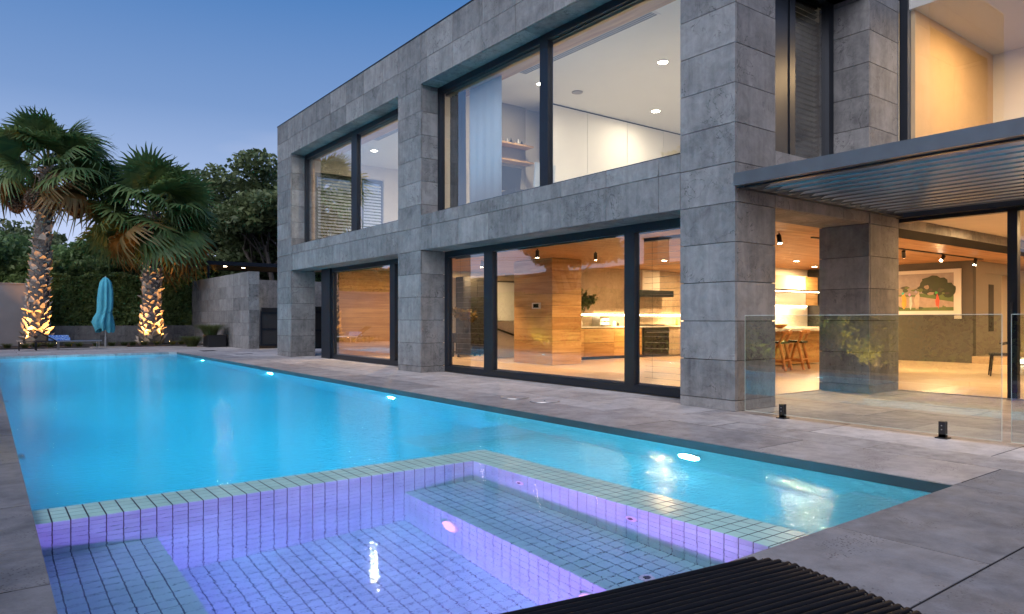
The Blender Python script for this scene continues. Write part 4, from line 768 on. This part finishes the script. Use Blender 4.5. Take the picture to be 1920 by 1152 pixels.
def grass_tuft(name, label, loc, r, h, n, mat, seed, w=.012, cat='ornamental grass', group=None):
    rr = np.random.default_rng(seed); a = rr.uniform(0, 6.283, n); q = rr.random(n)**.7; b0 = np.stack([np.cos(a)*r*.25*q, np.sin(a)*r*.25*q, np.zeros(n)], 1)
    ln = h*rr.uniform(.6,1.1,n); out_ = r*rr.uniform(.3,1,n); dv = np.stack([np.cos(a), np.sin(a), np.zeros(n)], 1); sd_ = np.stack([-np.sin(a), np.cos(a), np.zeros(n)], 1)*w/2
    rows = []
    for t_ in (0,.35,.7,1): c = b0+dv*(out_*t_**1.6)[:,None]+np.array([0,0,1])*(ln*(t_*1.25-t_**2.4*.72))[:,None]; k = 1-t_*.93; rows += [c-sd_*k, c+sd_*k]
    V = np.stack(rows, 1).reshape(-1,3); base = np.arange(n)[:,None]*8; F = np.concatenate([base+np.array([[2*i,2*i+1,2*i+3,2*i+2]]) for i in range(3)], 0)
    o = thing(name, label, cat, loc, 0, group); npmesh('leaves', V, F, M[mat], o); return o
grass_tuft('ornamental_grass', 'arching pale green grass in the black planter box', (7.72,31.55,.5), 1.0, .75, 900, 'grassy', 4, .02)
grass_tuft('ornamental_grass', 'spilling green grass on the ground beside the planter box', (7.2,32.5,0), .8, .75, 800, 'grassy', 8, .02)
for i, (x, y, r, h, lb_) in enumerate(((-.02,10.6,.22,.16,'small grass tuft in the slab edge at the far left'), (-.12,3.9,.30,.30,'dry reddish grass tuft overhanging the near left slabs'))):
    grass_tuft('ornamental_grass', lb_, (x,y,0), r, h, 140, 'grassy' if i == 0 else 'palmdry', 20+i, .006)

# ------------------------------------------------------------ palms
def fan_leaf(seed, droop):
    rr = random.Random(seed); st = MB(); pl = 1.25; st.tube([(0,0,0),(pl*.5,0,.07),(pl,0,0)], [.04,.026,.018], 5)
    V = list(st.v); F = [list(x) for x in st.f]; nl = 34
    for i in range(nl):
        a = math.radians(-128+256*i/(nl-1)); l = (1.22-.32*abs(a)/2.2)*rr.uniform(.88,1.08); w = .105; c = Vector((pl-.03,0,0)); d = Vector((math.cos(a),math.sin(a),.10*math.cos(a*2))).normalized(); s_ = Vector((-math.sin(a),math.cos(a),0)); i0 = len(V)
        for t_, ww in ((0,.12),(.5,1.25),(.68,.72),(.86,.36),(1,.05)):
            p = c+d*l*t_; p.z -= droop*l*(max(0,t_-.45)**1.5)*rr.uniform(.8,1.7); p.z += .02*(i%2)
            if t_ > .6: p += s_*rr.uniform(-.02,.02)
            V += [tuple(p-s_*w*ww/2), tuple(p+s_*w*ww/2+Vector((0,0,.012*ww)))]
        for k in range(4): a_ = i0+2*k; F.append([a_,a_+1,a_+3,a_+2])
    return V, F
_leafm = {}
def leaf_mesh(k, dry):
    if (k, dry) not in _leafm:
        V, F = fan_leaf(k, (.45,.8,1.2)[k % 3]+(.5 if dry else 0)); me = bpy.data.meshes.new('frond'); me.from_pydata(V, [], F); me.materials.append(M['palmdry' if dry else 'palm']); _leafm[k, dry] = me
    return _leafm[k, dry]
bt = MB(); bt.v = [(-.10,0,-.06),(.10,0,-.06),(.075,.07,.05),(-.075,.07,.05),(.0,.13,.13),(-.05,.02,.06),(.05,.02,.06)]; bt.f = [(0,1,2,3),(3,2,4),(0,3,5),(1,6,2),(5,3,4),(6,4,2),(5,4,6)]
bme = bpy.data.meshes.new('leaf_base'); bme.from_pydata(bt.v, [], bt.f); bme.materials.append(M['boot'])
def palm(label, x, y, zt, lean, r0, r1, nf, scale, seed, wind, nfruit):
    rr = random.Random(seed); o = thing('palm_tree', label, 'palm tree', (x,y,0), 0, 'fan palms at the end of the pool')
    pts = []; rs = []; ns = 14
    for k in range(ns+1): t_ = k/ns; pts.append((lean[0]*t_**1.3, lean[1]*t_, zt*t_)); rs.append((r0*(1-t_)**2.5*.35+r1+(r0-r1)*.35*(1-t_))*rr.uniform(.97,1.03))
    tr = MB().tube(pts, rs, 16).build('trunk', M['bark'], o, True)
    cnt = 300; 
    for k in range(cnt):
        t_ = .01+.985*k/cnt; i = min(int(t_*ns), ns-1); f_ = t_*ns-i; p = Vector(pts[i]).lerp(Vector(pts[i+1]), f_); r = rs[i]*(1-f_)+rs[i+1]*f_; a = k*2.39996+rr.uniform(-.15,.15)
        b_ = link('leaf_base', bme, tr); s_ = rr.uniform(.6,1.4)*(1.35 if t_ < .12 else 1); b_.location = p+Vector((math.cos(a),math.sin(a),0))*r*.96; b_.rotation_euler = (rr.uniform(-.5,.4), rr.uniform(-.5,.5), a-math.pi/2+rr.uniform(-.25,.25)); b_.scale = (s_*1.15, s_, s_)
    top = Vector(pts[-1])
    for k in range(nf):
        u = (k+.5)/nf; e_ = math.radians(84-u*(105 if nfruit else 122)+rr.uniform(-9,9)); a = k*2.39996+rr.uniform(-.2,.2); dry = u > (.90 if nfruit else .84) and rr.random() < .8
        l_ = link('frond', leaf_mesh((seed+k) % 6, dry), o); d = Vector((math.cos(a)*math.cos(e_)+wind*.35, math.sin(a)*math.cos(e_)-.05, math.sin(e_))).normalized()
        q = d.to_track_quat('X', 'Z'); l_.rotation_mode = 'QUATERNION'; l_.rotation_quaternion = q @ Matrix.Rotation(rr.uniform(-.9,.9), 3, 'X').to_quaternion() @ Matrix.Rotation(.35, 3, 'Y').to_quaternion()
        l_.location = top+Vector((0,0,-.5*u+.25)); s_ = scale*rr.uniform(.85,1.12)*(.8 if u < .10 else 1); l_.scale = (s_,)*3
    for k in range(nfruit):
        a = 2*math.pi*k/nfruit+.4; c = top+Vector((math.cos(a)*1.15, math.sin(a)*1.15, -1.3)); q = MB().tube([top-c+Vector((0,0,-.3)), (top-c)*.5+Vector((math.cos(a)*.3,math.sin(a)*.3,.3)), Vector((0,0,.1))], .02, 5); 
        P = rng.normal(size=(1300,3)); P = P/np.linalg.norm(P,axis=1)[:,None]*(rng.random((1300,1))**.33)*np.array([.33,.33,.46])+np.array([0,0,-.3]); q.build('fruit_stalk', M['boot2'], o, loc=tuple(c)); l_ = leaves(P, .07, M['boot2'], 'fruit_cluster', o); l_.location = c
    return o
p1 = palm('tall fan palm with brown hanging fruit clusters', 1.80, 36.0, 7.7, (.45,0), .44, .26, 46, 1.22, 3, .5, 5)
p2 = palm('shorter fan palm with broad drooping crown beside the hedge', 6.22, 36.0, 6.15, (.05,0), .44, .30, 54, 1.36, 12, .7, 0)
def uplight(x, y, z, aim, e_, label, ang=75, col=(1,.44,.11)):
    o = thing('garden_uplight', label, 'garden light', (x,y,z), 0, 'brass garden uplights'); a = Vector(aim).normalized()
    MB().tube([(0,0,-.02),(0,0,.08)], .012).build('spike', M['black'], o); c = Vector((0,0,.12)); MB().tube([c-a*.05,c+a*.05], .035, 12).build('housing', M['black'], o); disc('lens', c+a*.052, .028, a, M['up'], o, .004, 12)
    spot_lamp('lamp', c+a*.08, e_, col, ang, a, o, .9, .03); return o
for x, y, ax, lb_ in ((1.22,35.3,(.25,.28,1),'garden light at the left foot of the tall palm'), (2.5,35.25,(-.25,.28,1),'garden light at the right foot of the tall palm'), (5.7,35.25,(.22,.28,1),'garden light at the left foot of the shorter palm'), (6.85,35.3,(-.22,.28,1),'garden light at the right foot of the shorter palm')): uplight(x, y, .0, ax, 420, lb_)
bedg = MB().box((-.6,33.66,-.1),(8.38,37.48,.03)).build('planting_bed', M['soil']); tag(bedg, 'dark planting bed under the palms', kind='structure')
for i in range(16):
    x = .3+.5*i+random.uniform(-.12,.12); pk = i
    grass_tuft('ornamental_grass', 'low green grass clump in the bed under the palms', (x,34.4+random.uniform(-.2,.5),.03), .42, .32, 160, 'grassy', 40+i, .016, 'ornamental grass', 'low grasses under the palms')

# ------------------------------------------------------------ hedges and trees
def hedge(name, label, x0, x1, y0, y1, z0, z1, n, ls, mat, bumpy=.2, cat='hedge', corec='soil', seed=1, side=False):
    rr = np.random.default_rng(seed); o = thing(name, label, cat)
    P = np.stack([rr.uniform(x0,x1,n), y0+(y1-y0)*rr.random(n)**2.2, z0+(z1-z0)*rr.random(n)**.8], 1)
    if side: P[:,1] = rr.uniform(y0,y1,n); P[:,0] = x1-(x1-x0)*rr.random(n)**2.2
    k = n//4; P[:k,2] = z1+rr.normal(size=k)*bumpy*.5; P[:k,1] = rr.uniform(y0,y1,k); P[:,2] += bumpy*np.sin(P[:,0]*1.7+seed)*np.sin(P[:,1]*1.1)+bumpy*.5*np.sin(P[:,0]*5.1); P[:,0 if side else 1] -= (-1 if side else 1)*bumpy*(np.abs(np.sin(P[:,1 if side else 0]*2.3+P[:,2]*2.9)))
    MB().box((x0+.1,y0+.3,z0-.1),(x1-.3,y1-.1,z1-.35)).build('branches', M['grout'], o); leaves(P, ls, M[mat], 'foliage', o, rs=rr); return o
hedge('clipped_hedge', 'clipped green hedge standing above the low block wall', 2.35, 8.35, 37.9, 38.8, .75, 3.15, 26000, .10, 'hedge', .10, seed=2)
hedge('tall_hedge', 'tall dark hedge wall beyond the garden', -12, 22, 46, 47.4, 0, 4.7, 42000, .17, 'hedged', .16, seed=3)
def tree(label, x, y, h, cr, cz, trunks, n, ls, mat, seed, cat='tree', flat=.6, name='broad_tree', group=None, holes=1.0):
    rr = np.random.default_rng(seed); o = thing(name, label, cat, (x,y,0), 0, group); ends = []
    tb = MB()
    for k in range(trunks):
        a = rr.uniform(0,6.28); p0 = Vector((rr.uniform(-.3,.3)*trunks*.3, rr.uniform(-.2,.2), -.1)); p1_ = Vector((math.cos(a)*cr*.25, math.sin(a)*cr*.25, cz*.45)); p2_ = Vector((math.cos(a)*cr*.5, math.sin(a)*cr*.5, cz*.8))
        r = .24 if trunks > 1 else .3; tb.tube([p0,p1_*.6+p0*.4,p1_,p2_], [r,r*.85,r*.65,r*.35], 9)
        for j in range(6): b_ = a+rr.uniform(-1.2,1.2); q = Vector((math.cos(b_)*cr*rr.uniform(.4,.95), math.sin(b_)*cr*rr.uniform(.4,.95), cz+rr.uniform(-.15,.35)*h*.3)); s_ = p1_.lerp(p2_, rr.uniform(0,1)); tb.tube([s_, s_.lerp(q,.5)+Vector((0,0,.25)), q], [r*.3,r*.18,.02], 6); ends.append(q)
    tb.build('trunk', M['treebark'], o, True); P = []
    nc = int(len(ends)*1.0)+34
    for k in range(nc):
        c = np.array(ends[k]) if k < len(ends) else np.array([rr.normal()*cr*.5, rr.normal()*cr*.5, cz+abs(rr.normal())*(h-cz)*.45]); s_ = cr*rr.uniform(.20,.40)
        m_ = n//nc; d = rr.normal(size=(m_,3)); d /= np.linalg.norm(d,axis=1)[:,None]; P.append(c+d*(rr.random(m_)**.45)[:,None]*s_*np.array([1.15,1.15,flat]))
    leaves(np.concatenate(P), ls, M[mat], 'crown', o, rs=rr); return o
tree('dark spreading tree with forked trunks behind the cabana roof', 14.6, 43, 9.6, 4.3, 6.9, 4, 34000, .20, 'tree', 5)
tree('dense dark tree filling the gap behind the garden wall', 13.4, 46, 6.0, 3.0, 4.2, 3, 14000, .2, 'tree', 25)
tree('dark bushy tree behind the shorter palm', 10.6, 50, 7.8, 3.0, 6.0, 2, 13000, .2, 'tree', 6)
tree('low green tree beyond the pale garden wall', -1.6, 43.5, 5.2, 3.4, 3.6, 2, 16000, .17, 'hedged', 8)
tree('rounded green tree between the two palms', 5.2, 44.5, 5.6, 3.2, 3.9, 2, 16000, .17, 'hedged', 9)
tree('pale leafed shrub tree rising over the clipped hedge', 2.6, 40.5, 4.2, 1.9, 2.9, 2, 8000, .13, 'hedge', 10)
tree('dark green tree beyond the far hedge at the left', .6, 52, 6.4, 3.0, 5.0, 1, 9000, .2, 'tree', 14)
# garden side of the pool, seen mirrored in the windows and the fence
def shrub(x, y, label, seed, h=1.1, n=6500):
    rr = np.random.default_rng(seed); o = thing('lit_shrub', label, 'shrub', (x,y,0), 0, 'uplit shrubs on the garden side'); st = MB(); P = []
    for k in range(9): a = rr.uniform(0,6.28); e_ = Vector((math.cos(a)*.5*rr.uniform(.4,1), math.sin(a)*.7*rr.uniform(.4,1), h*rr.uniform(.4,1))); st.tube([(0,0,-.1), e_*.5+Vector((0,0,.1)), e_], [.012,.008,.004], 5); P.append(np.array(e_)+rr.normal(size=(n//9,3))*np.array([.19,.22,.16]))
    st.build('stem', M['treebark'], o); leaves(np.concatenate(P), .06, M['shrub'], 'foliage', o, rs=rr)
for i, (x, y, lb_) in enumerate(((-1.0,7.9,'uplit shrub on the garden side opposite the fence'), (-1.1,1.2,'uplit shrub on the garden side beside the camera'), (-1.1,12.4,'uplit shrub on the garden side beyond the spa'), (-1.1,16.8,'uplit shrub on the garden side at the middle of the pool'), (-1.2,21.6,'uplit shrub on the garden side toward the palms'))):
    shrub(x, y, lb_, 60+i); uplight(x+.80, y-.1, .0, (-.80,.05,.75), 13000, lb_.replace('uplit shrub','garden light under the shrub'), 100, (1,.70,.22))
hedge('boundary_hedge', 'dark boundary hedge along the garden side', -4.2, -3.4, -8, 36, 0, 2.2, 46000, .11, 'hedged', .12, seed=11, side=True)
nh = thing('neighbour_house', 'low neighbouring house with two chimneys across the garden', 'house'); MB().box((-20,12,-.1),(-13,46,4.0)).build('wall', M['house2'], nh); MB().box((-20.4,11.6,4.0),(-12.6,46.4,4.25)).build('roof', M['roof2'], nh)
for y in (27.5,36.5): MB().box((-15.5,y,4.25),(-14.5,y+1.1,5.9)).box((-15.6,y-.1,5.9),(-14.4,y+1.2,6.0)).build('chimney', M['house2'], nh)
for y in (16,23,32,40): w_ = MB().box((-13.0,y,1.0),(-12.96,y+2,2.6)).build('window', M['oven'], nh)
tree('round crowned tree in front of the neighbouring house', -9.5, 29, 6.2, 2.6, 4.6, 2, 9000, .2, 'tree', 31); tree('tall dark tree at the garden boundary behind the camera', -9, 16, 9.5, 3.6, 6.8, 2, 10000, .24, 'tree', 32)
# power lines
for i, (z0, z1, lb_) in enumerate(((9.6,9.35,'upper power line across the sky at the left'), (9.15,8.95,'second power line just under the upper one'), (6.75,6.5,'lower power line near the treetops'), (6.5,6.22,'lowest power line near the treetops'))):
    k_ = 60/45; MB().tube([(-40,60,z0+1.5),(-10,60,z0),(15,60,z1),(60,60,z1+2)], .018, 5).build('power_line', M['black'])
    tag(bpy.data.objects['power_line' if i == 0 else 'power_line.%03d' % i], lb_, 'power line', 'overhead power lines')
